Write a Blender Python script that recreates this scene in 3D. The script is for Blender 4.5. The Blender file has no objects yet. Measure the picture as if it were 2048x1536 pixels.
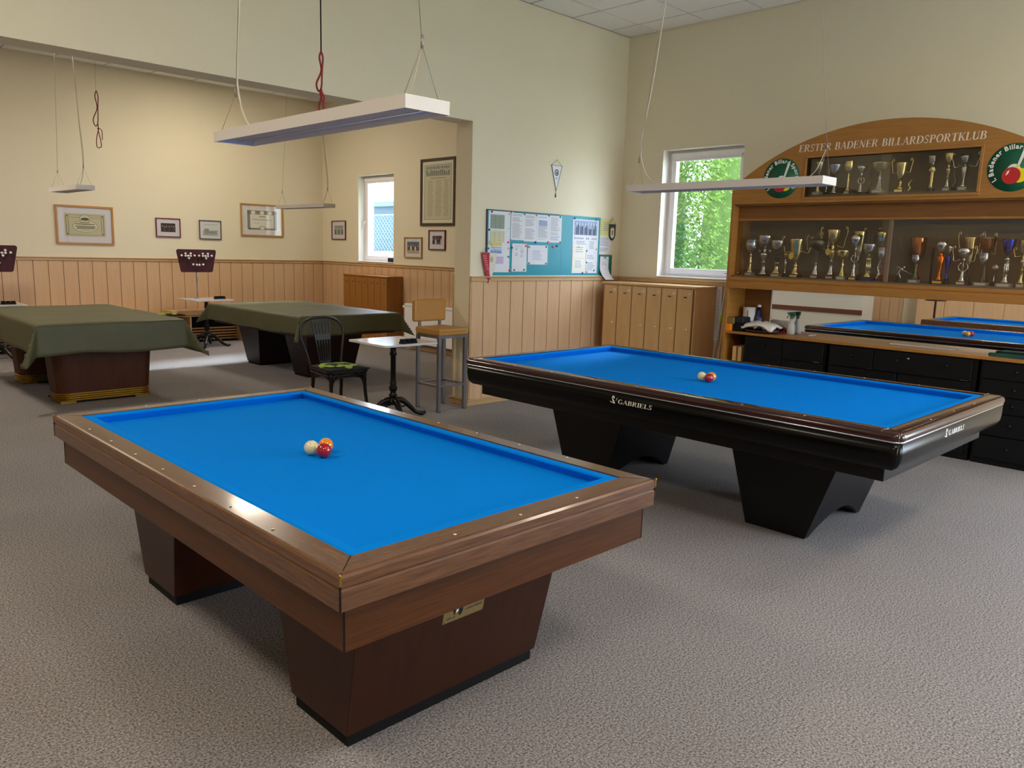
import bpy, bmesh, math, random
from mathutils import Vector, Matrix
random.seed(7)
C = bpy.context.scene.collection
PI = math.pi

# ------------------------------------------------------------------ camera
F = 1575.8; YAW = .7920; PITCH = .1665; ROLL = .0285; EYE = 1.6008
fw = Vector((math.cos(YAW)*math.cos(PITCH), math.sin(YAW)*math.cos(PITCH), -math.sin(PITCH)))
rt = Vector((math.sin(YAW), -math.cos(YAW), 0)); up = rt.cross(fw)
r2 = rt*math.cos(ROLL) + up*math.sin(ROLL); u2 = up*math.cos(ROLL) - rt*math.sin(ROLL)
cam = bpy.data.objects.new('camera', bpy.data.cameras.new('camera')); C.objects.link(cam)
M = Matrix((r2, u2, -fw)).transposed().to_4x4(); M.translation = Vector((0, 0, EYE))
cam.matrix_world = M
cam.data.sensor_fit = 'HORIZONTAL'; cam.data.sensor_width = 36
cam.data.lens = 36*F/2048; cam.data.clip_start = .05; cam.data.clip_end = 200
bpy.context.scene.camera = cam

# ------------------------------------------------------------------ sky, lights, exposure
w = bpy.data.worlds.new('overcast_sky'); bpy.context.scene.world = w; w.use_nodes = True
bg = w.node_tree.nodes['Background']; bg.inputs[0].default_value = (.73, .80, 1.0, 1); bg.inputs[1].default_value = 11
vs = bpy.context.scene.view_settings
vs.view_transform = 'Standard'; vs.look = 'None'; vs.gamma = 1; vs.use_curve_mapping = False; vs.exposure = .6
sun = bpy.data.objects.new('hazy_sun', bpy.data.lights.new('hazy_sun', 'SUN')); C.objects.link(sun)
sun.data.energy = 7; sun.data.angle = math.radians(8); sun.data.color = (.82, .9, 1)
sun.rotation_euler = Vector((-1, -.22, -.56)).to_track_quat('-Z', 'Y').to_euler()
def lamp(name, loc, rot, sx, sy, power, col, portal=False):
    l = bpy.data.lights.new(name, 'AREA'); l.shape = 'RECTANGLE'; l.size = sx; l.size_y = sy
    l.energy = power; l.color = col
    if portal: l.cycles.is_portal = True
    o = bpy.data.objects.new(name, l); o.location = loc; o.rotation_euler = rot; C.objects.link(o); return o
XR, YP, YP2, XJ, YB, HS, HC, HW = 7.756, 6.065, 6.311, 5.342, 12.876, 2.855, 4.105, 1.341
XL, YF = -3.2, -3.0
WARM = (1, .87, .70)
# sky portals in the window openings, pointing into the room
lamp('window_portal', (XR+.3, 4.98, 2.08), (0, PI/2, 0), 1.45, 1.05, 1, (1, 1, 1), True)
lamp('window_portal', (XR+.3, 11.22, 2.08), (0, PI/2, 0), 1.45, 1.05, 1, (1, 1, 1), True)
lamp('window_portal', (5.95, YF-.25, 1.45), (PI/2, 0, 0), 2.7, 2.7, 1, (1, 1, 1), True)
lamp('window_portal', (XR+.3, -1.5, 1.45), (0, PI/2, 0), 2.7, 2.0, 1, (1, 1, 1), True)
CEIL_PANELS = [(5.2, 10.95, 36), (1.25, 9.5, 42), (-.70, 3.95, 36), (1.90, -.60, 34), (5.80, -.60, 24), (-.70, .05, 30)]
for px_, py_, pw_ in CEIL_PANELS:
    lamp('ceiling_lamp_light', (px_, py_, HC-.035), (0, 0, 0), .6, .6, pw_*1.0, WARM)

# ------------------------------------------------------------------ helpers
def lin(h):
    h = h.lstrip('#'); v = [int(h[i:i+2], 16)/255 for i in (0, 2, 4)]
    return tuple((c/12.92 if c <= .04045 else ((c+.055)/1.055)**2.4) for c in v) + (1,)
def mat(name, col, rough=.5, metal=0, noise=0, nscale=20, bump=0, bscale=None, coat=0, spec=None, col2=None, emit=0, stretch=(1, 1, 1), alpha=None, sheen=0):
    m = bpy.data.materials.new(name); m.use_nodes = True; nt = m.node_tree; b = nt.nodes['Principled BSDF']
    c = lin(col) if isinstance(col, str) else col
    b.inputs['Base Color'].default_value = c; b.inputs['Roughness'].default_value = rough; b.inputs['Metallic'].default_value = metal
    b.inputs['Coat Weight'].default_value = coat; b.inputs['Coat Roughness'].default_value = .08
    if spec is not None: b.inputs['Specular IOR Level'].default_value = spec
    if sheen: b.inputs['Sheen Weight'].default_value = sheen
    if emit: b.inputs['Emission Color'].default_value = c; b.inputs['Emission Strength'].default_value = emit
    if noise or bump or col2:
        tc = nt.nodes.new('ShaderNodeTexCoord'); mp = nt.nodes.new('ShaderNodeMapping'); mp.inputs['Scale'].default_value = stretch
        nt.links.new(tc.outputs['Object'], mp.inputs[0])
        n = nt.nodes.new('ShaderNodeTexNoise'); n.inputs['Scale'].default_value = nscale; n.inputs['Detail'].default_value = 6; n.inputs['Roughness'].default_value = .65
        nt.links.new(mp.outputs[0], n.inputs['Vector'])
        if noise or col2:
            r = nt.nodes.new('ShaderNodeValToRGB'); c2 = lin(col2) if col2 else tuple(x*(1-noise) for x in c[:3])+(1,)
            r.color_ramp.elements[0].position = .32; r.color_ramp.elements[1].position = .68
            r.color_ramp.elements[0].color = c2; r.color_ramp.elements[1].color = c
            nt.links.new(n.outputs['Fac'], r.inputs[0]); nt.links.new(r.outputs[0], b.inputs['Base Color'])
        if bump:
            n2 = n
            if bscale:
                n2 = nt.nodes.new('ShaderNodeTexNoise'); n2.inputs['Scale'].default_value = bscale; n2.inputs['Detail'].default_value = 3
                nt.links.new(mp.outputs[0], n2.inputs['Vector'])
            bp = nt.nodes.new('ShaderNodeBump'); bp.inputs['Strength'].default_value = bump; bp.inputs['Distance'].default_value = .01
            nt.links.new(n2.outputs['Fac'], bp.inputs['Height']); nt.links.new(bp.outputs[0], b.inputs['Normal'])
    return m
def glassmat(name, tint=(1, 1, 1, 1), refl=.08, rough=0):
    m = bpy.data.materials.new(name); m.use_nodes = True; nt = m.node_tree; nt.nodes.clear()
    o = nt.nodes.new('ShaderNodeOutputMaterial'); t = nt.nodes.new('ShaderNodeBsdfTransparent'); g = nt.nodes.new('ShaderNodeBsdfGlossy')
    mx = nt.nodes.new('ShaderNodeMixShader'); lw = nt.nodes.new('ShaderNodeLayerWeight'); lw.inputs[0].default_value = .5
    t.inputs[0].default_value = tint; g.inputs['Roughness'].default_value = rough
    pw = nt.nodes.new('ShaderNodeMath'); pw.operation = 'POWER'; pw.inputs[1].default_value = 5
    mul = nt.nodes.new('ShaderNodeMath'); mul.operation = 'MULTIPLY_ADD'; mul.inputs[1].default_value = 1-refl; mul.inputs[2].default_value = refl
    nt.links.new(lw.outputs['Facing'], pw.inputs[0]); nt.links.new(pw.outputs[0], mul.inputs[0]); nt.links.new(mul.outputs[0], mx.inputs[0])
    nt.links.new(t.outputs[0], mx.inputs[1]); nt.links.new(g.outputs[0], mx.inputs[2]); nt.links.new(mx.outputs[0], o.inputs[0])
    return m

class B:
    """collects geometry in one bmesh; faces carry a slot index per material"""
    def __init__(s): s.bm = bmesh.new(); s.mats = []
    def mi(s, m):
        if m not in s.mats: s.mats.append(m)
        return s.mats.index(m)
    def faces(s, vs_, fs, m, smooth=False):
        k = s.mi(m); V = [s.bm.verts.new(v) for v in vs_]; out = []
        for f in fs:
            try:
                q = s.bm.faces.new([V[i] for i in f]); q.material_index = k; q.smooth = smooth; out.append(q)
            except ValueError: pass
        return V
    def box(s, x0, x1, y0, y1, z0, z1, m, tx=None):
        vs_ = [(x, y, z) for z in (z0, z1) for x, y in ((x0, y0), (x1, y0), (x1, y1), (x0, y1))]
        if tx: vs_ = [tx(Vector(v)) for v in vs_]
        return s.faces(vs_, [(0, 3, 2, 1), (4, 5, 6, 7), (0, 1, 5, 4), (1, 2, 6, 5), (2, 3, 7, 6), (3, 0, 4, 7)], m)
    def hexa(s, bot, top, m):
        return s.faces(list(bot)+list(top), [(0, 3, 2, 1), (4, 5, 6, 7), (0, 1, 5, 4), (1, 2, 6, 5), (2, 3, 7, 6), (3, 0, 4, 7)], m)
    def quad(s, a, b, c, d, m): return s.faces([a, b, c, d], [(0, 1, 2, 3)], m)
    def prism(s, poly, m, f0, f1):
        """poly = list of 2d points, f0/f1 = functions 2d->3d for both caps"""
        n = len(poly); vs_ = [f0(*p) for p in poly]+[f1(*p) for p in poly]
        return s.faces(vs_, [tuple(range(n-1, -1, -1)), tuple(range(n, 2*n))]+[(i, (i+1) % n, n+(i+1) % n, n+i) for i in range(n)], m)
    def lathe(s, prof, m, c=(0, 0, 0), seg=16, axis='z', ell=1.0):
        n = len(prof); vs_ = []
        for r, z in prof:
            for k in range(seg):
                a = 2*PI*k/seg; p = (r*math.cos(a), r*math.sin(a)*ell, z)
                if axis == 'x': p = (p[2], p[0], p[1])
                if axis == 'y': p = (p[0], p[2], p[1])
                vs_.append((c[0]+p[0], c[1]+p[1], c[2]+p[2]))
        fs = [(i*seg+k, i*seg+(k+1) % seg, (i+1)*seg+(k+1) % seg, (i+1)*seg+k) for i in range(n-1) for k in range(seg)]
        fs += [tuple(range(seg-1, -1, -1)), tuple((n-1)*seg+k for k in range(seg))]
        return s.faces(vs_, fs, m, True)
    def tube(s, pts, r, m, seg=8, closed=False, rz=None):
        P = [Vector(p) for p in pts]; n = len(P); rr = r if isinstance(r, (list, tuple)) else [r]*n
        vs_ = []; nrm = None
        for i in range(n):
            if closed: t = P[(i+1) % n]-P[i-1]
            else: t = P[min(i+1, n-1)]-P[max(i-1, 0)]
            t.normalize()
            if nrm is None:
                nrm = t.orthogonal().normalized()
            else:
                nrm = (nrm - t*nrm.dot(t))
                if nrm.length < 1e-6: nrm = t.orthogonal()
                nrm.normalize()
            b = t.cross(nrm)
            for k in range(seg):
                a = 2*PI*k/seg; vs_.append(P[i]+(nrm*math.cos(a)+b*math.sin(a))*rr[i])
        m_ = n if closed else n-1
        fs = [(i*seg+k, i*seg+(k+1) % seg, ((i+1) % n)*seg+(k+1) % seg, ((i+1) % n)*seg+k) for i in range(m_) for k in range(seg)]
        if not closed: fs += [tuple(range(seg-1, -1, -1)), tuple((n-1)*seg+k for k in range(seg))]
        return s.faces(vs_, fs, m, True)
    def sphere(s, c, r, m, seg=16, rings=10, sc=(1, 1, 1)):
        prof = [(max(r*math.sin(PI*i/rings), 1e-5), -r*math.cos(PI*i/rings)) for i in range(rings+1)]
        V = s.lathe(prof, m, (0, 0, 0), seg)
        for v in V: v.co = Vector((v.co.x*sc[0]+c[0], v.co.y*sc[1]+c[1], v.co.z*sc[2]+c[2]))
    def obj(s, name, parent=None, loc=None, bevel=0, seg=2, kind=None, smooth=None, label=None):
        bmesh.ops.recalc_face_normals(s.bm, faces=s.bm.faces[:])
        me = bpy.data.meshes.new(name); s.bm.to_mesh(me); s.bm.free()
        for m in s.mats: me.materials.append(m)
        if smooth is not None:
            for p in me.polygons: p.use_smooth = smooth
        o = bpy.data.objects.new(name, me); C.objects.link(o)
        if parent is not None: o.parent = parent
        if loc: o.location = loc
        if bevel:
            md = o.modifiers.new('bevel', 'BEVEL'); md.width = bevel; md.segments = seg; md.limit_method = 'ANGLE'; md.angle_limit = .6
            md.harden_normals = True
        if kind: o['kind'] = kind
        if label: o['label'] = label
        return o
def bez(pts, n=8):
    """catmull-rom through points"""
    P = [Vector(p) for p in pts]; P = [P[0]*2-P[1]]+P+[P[-1]*2-P[-2]]; out = []
    for i in range(1, len(P)-2):
        for k in range(n):
            t = k/n; a, b, c, d = P[i-1], P[i], P[i+1], P[i+2]
            out.append(.5*((2*b)+(c-a)*t+(2*a-5*b+4*c-d)*t*t+(3*b-a-3*c+d)*t**3))
    out.append(P[-2]); return out
def thing(name, label, cat, loc=(0, 0, 0), rz=0, group=None):
    o = bpy.data.objects.new(name, None); C.objects.link(o); o.location = loc; o.rotation_euler = (0, 0, rz)
    o.empty_display_size = .1; o['label'] = label; o['category'] = cat
    if group: o['group'] = group
    return o
def tag(o, label, cat, group=None):
    o['label'] = label; o['category'] = cat
    if group: o['group'] = group
    return o
def structure(o): o['kind'] = 'structure'; return o
def copy_tree(o, parent=None):
    c = o.copy(); C.objects.link(c); c.parent = parent
    for ch in list(o.children): copy_tree(ch, c)
    return c

# ------------------------------------------------------------------ materials
m_wall = mat('cream_plaster', '#e9e0c6', .9, noise=.02, nscale=1.5, bump=.15, bscale=160)
m_reveal = mat('white_reveal', '#f4f2ea', .7)
m_ceil = mat('ceiling_tile_white', '#f4f2ef', .9, bump=.25, bscale=220, noise=.04, nscale=60)
m_grid = mat('ceiling_grid_grey', '#b4b2ae', .6)
m_ply = mat('beech_plank', '#d8b48c', .42, col2='#cda680', nscale=3.0, stretch=(12, 12, .6), bump=.03)
m_trim = mat('beech_trim', '#ccaa7c', .4, col2='#c09c6e', nscale=3, stretch=(2, 2, 8))
m_base = mat('skirting_wood', '#c79c68', .4, col2='#b58a58', nscale=3, stretch=(2, 2, 8))
m_gap = mat('plank_groove', '#7a5334', .7)
m_white = mat('white_pvc', '#f6f4f6', .35)
m_lampw = mat('lamp_white', '#dcd8d6', .38)
m_lampin = mat('lamp_reflector', '#c8c8d2', .3, metal=.45)
m_wire = mat('steel_wire', '#9a958c', .4, metal=.6)
m_cable = mat('white_cable', '#cfc7b6', .5)
m_blackcord = mat('black_cord', '#1a1413', .7)
m_redcord = mat('red_cord', '#8e1a22', .7, col2='#4a1518', nscale=90)
m_teak = mat('teak_rail', '#6e4a30', .27, col2='#573823', nscale=4, stretch=(6, 6, 6), coat=.25)
m_teak_x = mat('teak_rail_across', '#6e4a30', .27, col2='#4f3320', nscale=4, stretch=(1.6, 26, 26), coat=.25)
m_teak_y = mat('teak_rail_along', '#6e4a30', .27, col2='#4f3320', nscale=4, stretch=(26, 1.6, 26), coat=.25)
m_teak_s = mat('teak_apron', '#56300f', .38, spec=.25, col2='#40220a', nscale=4.0, stretch=(1.0, 1.0, 30), coat=.1, bump=.02)
m_leg = mat('brown_laminate_leg', '#3a1a0a', .36, spec=.25, col2='#301507', nscale=3, stretch=(8, 8, 1), coat=.15)
m_plinth = mat('black_plinth', '#0b0a0a', .6, spec=.2)
m_cloth = mat('blue_billiard_cloth', '#0080e4', .95, noise=.02, nscale=300, spec=.04)
m_inlay = mat('pearl_inlay', '#efe6cf', .3)
m_brass = mat('brass', '#b8913c', .28, metal=1)
m_blackgl = mat('black_gloss', '#070707', .22, coat=.02, spec=.18)
m_blacksat = mat('black_satin', '#08080a', .38, spec=.3)
m_mahog = mat('mahogany_rail', '#3a1714', .16, col2='#260e0c', nscale=5, stretch=(10, 10, 10), coat=.3)
m_alu = mat('aluminium_strip', '#c9ccd6', .2, metal=1)
m_mark = mat('white_mark', '#eeece6', .5)
m_oak = mat('cabinet_oak', '#ac7632', .42, col2='#9a6828', nscale=3, stretch=(3, 1.0, 14), coat=.1)
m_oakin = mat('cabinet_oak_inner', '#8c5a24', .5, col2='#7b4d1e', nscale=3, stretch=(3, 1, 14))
m_cabback = mat('taupe_case_back', '#6a5a48', .8)
m_drawer = mat('black_drawer_front', '#08090c', .5, spec=.25)
m_mirror = mat('mirror_silver', (.9, .92, .9, 1), .01, metal=1)
m_cover = mat('olive_cover_fabric', '#565840', .5, spec=.35, noise=.12, nscale=5, bump=.12, bscale=12)
m_marble = mat('white_marble', '#e4e6ea', .12, col2='#c9cdd6', nscale=5)
m_iron = mat('cast_iron_black', '#08080a', .3, coat=.1, spec=.35)
m_chrome = mat('brushed_steel', '#9a9aa0', .32, metal=.9)
m_tan = mat('tan_leatherette', '#b5833f', .42, noise=.08, nscale=4)
m_maroon = mat('maroon_board', '#46222a', .6, spec=.25)
m_knob = mat('white_enamel', '#efece8', .3)
m_lockerA = mat('beech_locker', '#e2ba84', .42, col2='#d6ac76', nscale=3, stretch=(10, 10, .8))
m_lockerB = mat('orange_oak_locker', '#a56c2a', .4, col2='#956024', nscale=3, stretch=(10, 10, .8))
m_paper = mat('white_paper', '#e6e8ef', .8)
m_ink = mat('grey_ink', '#9298a6', .8)
m_inkd = mat('dark_ink', '#3f4350', .8)
m_glass = glassmat('window_glass', (.97, 1, .99, 1), .06)
m_caseglass = glassmat('case_glass', (.95, .95, .94, 1), .05)
m_picglass = glassmat('picture_glass', (1, 1, 1, 1), .05)
def flat(h, r=.6): return mat('paint_'+h.strip('#'), h, r)
# carpet: fine speckle of grey-brown loops
m_carpet = bpy.data.materials.new('grey_carpet'); m_carpet.use_nodes = True
nt = m_carpet.node_tree; pb = nt.nodes['Principled BSDF']; pb.inputs['Roughness'].default_value = .95; pb.inputs['Specular IOR Level'].default_value = .1
tc = nt.nodes.new('ShaderNodeTexCoord'); n1 = nt.nodes.new('ShaderNodeTexNoise'); n1.inputs['Scale'].default_value = 120; n1.inputs['Detail'].default_value = 5; n1.inputs['Roughness'].default_value = .85
n3 = nt.nodes.new('ShaderNodeTexNoise'); n3.inputs['Scale'].default_value = 1.3; n3.inputs['Detail'].default_value = 3
nt.links.new(tc.outputs['Object'], n1.inputs['Vector']); nt.links.new(tc.outputs['Object'], n3.inputs['Vector'])
cr = nt.nodes.new('ShaderNodeValToRGB'); cr.color_ramp.elements[0].position = .40; cr.color_ramp.elements[1].position = .60
cr.color_ramp.elements[0].color = lin('#4a4647'); cr.color_ramp.elements[1].color = lin('#bfb9b9')
mx = nt.nodes.new('ShaderNodeMixRGB'); mx.blend_type = 'MULTIPLY'; mx.inputs[0].default_value = .22
nt.links.new(n1.outputs['Fac'], cr.inputs[0]); nt.links.new(cr.outputs[0], mx.inputs[1]); nt.links.new(n3.outputs['Fac'], mx.inputs[2]); nt.links.new(mx.outputs[0], pb.inputs['Base Color'])
bmp = nt.nodes.new('ShaderNodeBump'); bmp.inputs['Strength'].default_value = .2; bmp.inputs['Distance'].default_value = .006
nt.links.new(n1.outputs['Fac'], bmp.inputs['Height']); nt.links.new(bmp.outputs[0], pb.inputs['Normal'])

# ------------------------------------------------------------------ room shell
b = B(); b.box(XL-.3, XR+.35, YF-.3, YB+.3, -.12, 0, m_carpet); structure(b.obj('floor'))
def wall_with_holes(name, axis, p0, p1, a0, a1, z0, z1, holes):
    """axis 'x': slab between x=p0..p1 running along y a0..a1"""
    b = B()
    def bx(u0, u1, w0, w1):
        if u1-u0 < 1e-4 or w1-w0 < 1e-4: return
        if axis == 'x': b.box(p0, p1, u0, u1, w0, w1, m_wall)
        else: b.box(u0, u1, p0, p1, w0, w1, m_wall)
    cur = a0
    for h0, h1, hz0, hz1 in sorted(holes):
        bx(cur, h0, z0, z1); bx(h0, h1, z0, hz0); bx(h0, h1, hz1, z1); cur = h1
    bx(cur, a1, z0, z1)
    return structure(b.obj(name))
WZ0, WZ1 = 1.358, 2.795
W2 = (4.465, 5.495); W1 = (10.705, 11.73)
wall_right = wall_with_holes('wall_right', 'x', XR, XR+.32, YF-.3, YB+.3, 0, HC+.2,
    [(W1[0], W1[1], WZ0, WZ1), (W2[0], W2[1], WZ0, WZ1), (-2.5, -.5, .1, 2.8)])
wall_back = wall_with_holes('wall_back', 'y', YB, YB+.3, XL-.3, XR, 0, HC+.2, [])
wall_left = wall_with_holes('wall_left', 'x', XL-.3, XL, YF-.3, YB, 0, HC+.2, [])
wall_front = wall_with_holes('wall_front', 'y', YF-.3, YF, XL, XR, 0, HC+.2, [(4.6, 7.3, .1, 2.8)])
# partition with the wide opening (beam above it)
b = B(); b.box(XJ, XR, YP, YP2, 0, HC, m_wall); b.box(XL, XJ, YP, YP2, HS, HC, m_wall)
wall_mid = structure(b.obj('wall_partition'))
# ceiling: grid plane, tiles as pieces
b = B(); b.box(XL, XR, YF, YB, HC+.012, HC+.1, m_grid); ceiling = structure(b.obj('ceiling'))
T = .65
me_tile = None; far = B()
for i in range(-1, 17):
    for j in range(-12, 15):
        x1 = 7.39-T*(i-1); x0 = x1-T; y1 = 5.67-T*(j-1)+0; y0 = y1-T
        x1 = min(x1, XR); x0 = max(x0, XL); y1 = min(y1, YB); y0 = max(y0, YF)
        if x1-x0 < .05 or y1-y0 < .05: continue
        if y0 < YP < y1 or y0 < YP2 < y1:
            if y0 < YP: y1 = YP
            else: y0 = YP2
            if y1-y0 < .03: continue
        full = abs(x1-x0-T) < .01 and abs(y1-y0-T) < .01
        vis = (x0 > 4 and 2.5 < y0 < YP) or (y0 > 10.5 and x0 > -1)
        cx, cy = (x0+x1)/2, (y0+y1)/2; g = .012
        if any(abs(cx-a) < .4 and abs(cy-c) < .4 for a, c, _ in CEIL_PANELS): continue
        if vis:
            if full:
                if me_tile is None:
                    tb = B(); tb.box(-T/2+g, T/2-g, -T/2+g, T/2-g, HC, HC+.02, m_ceil); o = tb.obj('ceiling_tile', ceiling, (cx, cy, 0)); me_tile = o.data
                else:
                    o = bpy.data.objects.new('ceiling_tile', me_tile); C.objects.link(o); o.parent = ceiling; o.location = (cx, cy, 0)
            else:
                tb = B(); tb.box(x0+g, x1-g, y0+g, y1-g, HC, HC+.02, m_ceil); tb.obj('ceiling_tile', ceiling)
        else: far.box(x0+g, x1-g, y0+g, y1-g, HC, HC+.02, m_ceil)
far.obj('ceiling_tile_field', ceiling, kind='stuff')
m_diff = mat('lamp_diffuser', (1, .86, .66, 1), .5, emit=5.0)
for k, (x, y, pw) in enumerate(CEIL_PANELS):
    t = thing('ceiling_lamp', ('square recessed ceiling lamp close to the certificate wall', 'square recessed ceiling lamp above the left covered table', 'square recessed ceiling lamp in front of the beam on the left',
        'square recessed ceiling lamp behind the photographer', 'square recessed ceiling lamp near the glazed wall', 'square recessed ceiling lamp left of the photographer')[k], 'lamp', (x, y, HC-.03), group='recessed ceiling lamps')
    q = B(); q.box(-.32, .32, -.32, -.30, 0, .03, m_white); q.box(-.32, .32, .30, .32, 0, .03, m_white); q.box(-.32, -.30, -.3, .3, 0, .03, m_white); q.box(.30, .32, -.3, .3, 0, .03, m_white); q.obj('frame', t)
    q = B(); q.box(-.3, .3, -.3, .3, .012, .03, m_diff); q.obj('diffuser', t)

# wainscot: every plank a piece of its wall
PW = .195
def planks(wall, axis, face, sign, a0, a1, start, z0=.06, z1=HW-.05, step=PW, skip=()):
    """boards on the plane face; sign = direction of the room"""
    first = {}
    k = math.floor((a0-start)/step)
    while start+k*step < a1-.005:
        u0 = max(a0, start+k*step); u1 = min(a1, start+(k+1)*step); k += 1
        if u1-u0 < .02: continue
        if any(s0 < (u0+u1)/2 < s1 for s0, s1 in skip): continue
        wd = round(u1-u0, 3)
        if wd not in first:
            q = B(); h = wd/2-.004; f0, f1 = sorted((0, sign*.014))
            if axis == 'x': q.box(f0, f1, -h, h, z0, z1, m_ply); q.box(min(0, sign*.004), max(0, sign*.004), -wd/2, wd/2, z0, z1, m_gap)
            else: q.box(-h, h, f0, f1, z0, z1, m_ply); q.box(-wd/2, wd/2, min(0, sign*.004), max(0, sign*.004), z0, z1, m_gap)
            o = q.obj('plank', wall); first[wd] = o.data
        else:
            o = bpy.data.objects.new('plank', first[wd]); C.objects.link(o); o.parent = wall
        o.location = (face, (u0+u1)/2, 0) if axis == 'x' else ((u0+u1)/2, face, 0)
planks(wall_back, 'y', YB, -1, XL, XR-.014, 2.86)
planks(wall_right, 'x', XR, -1, YP2, YB-.014, 6.33)
planks(wall_right, 'x', XR, -1, 4.21, YP-.014, 4.2)
planks(wall_mid, 'y', YP, -1, XJ+.012, XR-.014, 5.52)
planks(wall_mid, 'y', YP2, 1, XJ+.012, XR-.014, 5.5)
planks(wall_left, 'x', XL, 1, YP2, YB, 6.4)
tn = [0]
def trim(b, name=None):
    tn[0] += 1; return structure(b.obj(name or 'trim_%d' % tn[0], bevel=.004))
def rail(axis, face, sign, a0, a1, z0=HW-.05, z1=HW, th=.028):
    q = B(); f0, f1 = sorted((face, face+sign*th)); g0, g1 = sorted((face, face+sign*(th+.012)))
    if axis == 'x': q.box(f0, f1, a0, a1, z0, z1-.014, m_trim); q.box(g0, g1, a0, a1, z1-.014, z1, m_trim)
    else: q.box(a0, a1, f0, f1, z0, z1-.014, m_trim); q.box(a0, a1, g0, g1, z1-.014, z1, m_trim)
    return q
trim(rail('y', YB, -1, XL, XR-.03)); trim(rail('x', XR, -1, YP2, YB)); trim(rail('x', XR, -1, 4.21, YP))
trim(rail('y', YP, -1, XJ-.005, XR-.03)); trim(rail('y', YP2, 1, XJ, XR-.03))
trim(rail('x', XL, 1, YP2, YB))
def skirting(name, axis, face, sign, a0, a1):
    q = rail(axis, face, sign, a0, a1, 0, .07, .022); structure(q.obj(name, bevel=.003))
skirting('baseboard_back', 'y', YB, -1, XL, XR-.03); skirting('baseboard_right', 'x', XR, -1, YP2, YB)
skirting('baseboard_partition', 'y', YP, -1, XJ-.03, XR-.03); skirting('baseboard_corner', 'x', XR, -1, 4.21, YP)
q = rail('x', XJ, -1, YP-.03, YP2+.03, 0, .07, .022); structure(q.obj('baseboard_jamb', bevel=.003))
# corner beads of the jamb (wood below the rail)
q = B(); q.box(XJ-.006, XJ+.014, YP-.016, YP+.004, .07, HW, m_trim); q.box(XJ-.006, XJ+.014, YP2-.004, YP2+.016, .07, HW, m_trim); trim(q)

# ------------------------------------------------------------------ windows
def window(name, y0, y1, handle_y=None):
    root = bpy.data.objects.new(name, None); C.objects.link(root); root['kind'] = 'structure'; root.location = (XR+.14, (y0+y1)/2, WZ0)
    W = (y1-y0)/2; H = WZ1-WZ0
    def ring(q, x0, x1, e0, e1, m):   # e0 outer inset, e1 inner inset
        q.box(x0, x1, -W+e0, -W+e1, e0, H-e0, m); q.box(x0, x1, W-e1, W-e0, e0, H-e0, m)
        q.box(x0, x1, -W+e1, W-e1, e0, e1, m); q.box(x0, x1, -W+e1, W-e1, H-e1, H-e0, m)
    q = B(); ring(q, 0, .07, 0, .05, m_white); q.obj('window_frame', root, bevel=.004)
    q = B(); ring(q, -.018, .05, .042, .105, m_white); q.obj('sash', root, bevel=.005)
    q = B(); q.box(.01, .022, -W+.10, W-.10, .10, H-.10, m_glass); q.obj('pane', root)
    q = B(); q.box(-.05, -.018, -W+.05, W-.05, H-.085, H-.035, m_white); q.box(-.045, -.02, -W+.08, W-.08, H-.105, H-.085, m_white)
    q.tube([(-.032, -W+.09, H-.115), (-.032, W-.09, H-.115)], .012, m_white); q.obj('roller_blind', root, bevel=.003)
    if handle_y is not None:
        q = B(); s = handle_y
        q.box(-.03, -.018, s-.014, s+.014, H*.44, H*.44+.07, m_white); q.tube([(-.03, s, H*.44+.04), (-.055, s, H*.44+.04), (-.055, s, H*.44-.08)], .009, m_white, 6); q.obj('handle', root)
    # painted reveal lining and sill board
    q = B(); q.box(-.14, .02, -W, -W+.004, 0, H, m_reveal); q.box(-.14, .02, W-.004, W, 0, H, m_reveal); q.box(-.14, .02, -W, W, H-.004, H, m_reveal); q.obj('reveal', root)
    q = B(); q.box(-.16, .02, -W, W, 0, .012, m_white); q.obj('window_sill', root, bevel=.003)
    return root
window('window_1', *W1, handle_y=.50-.03)
window('window_2', *W2)
# glazed doors outside the picture (they light the room)
def glazed(name, axis, face, a0, a1, n):
    root = bpy.data.objects.new(name, None); C.objects.link(root); root['kind'] = 'structure'
    wd = (a1-a0)/n
    for k in range(n):
        q = B(); u0 = a0+k*wd; u1 = u0+wd
        for (s0, s1, z0, z1) in ((u0, u0+.07, .1, 2.8), (u1-.07, u1, .1, 2.8), (u0+.07, u1-.07, .1, .2), (u0+.07, u1-.07, 2.7, 2.8)):
            if axis == 'x': q.box(face, face+.06, s0, s1, z0, z1, m_white)
            else: q.box(s0, s1, face-.06, face, z0, z1, m_white)
        q.obj('door_frame', root)
        q = B()
        if axis == 'x': q.box(face+.02, face+.03, u0+.07, u1-.07, .2, 2.7, m_glass)
        else: q.box(u0+.07, u1-.07, face-.03, face-.02, .2, 2.7, m_glass)
        q.obj('pane', root)
glazed('window_3', 'x', XR+.12, -2.5, -.5, 2)
glazed('door_1', 'y', YF-.12, 4.6, 7.3, 3)

# dark phone-sized box on the sill of window 1
q = B(); q.box(-.03, .03, -.07, .07, 0, .07, flat('#23253a')); tag(q.obj('small_box', loc=(XR+.05, 10.83, WZ0+.012), bevel=.006), 'small dark blue box on the sill of the far narrow window', 'box')

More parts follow.
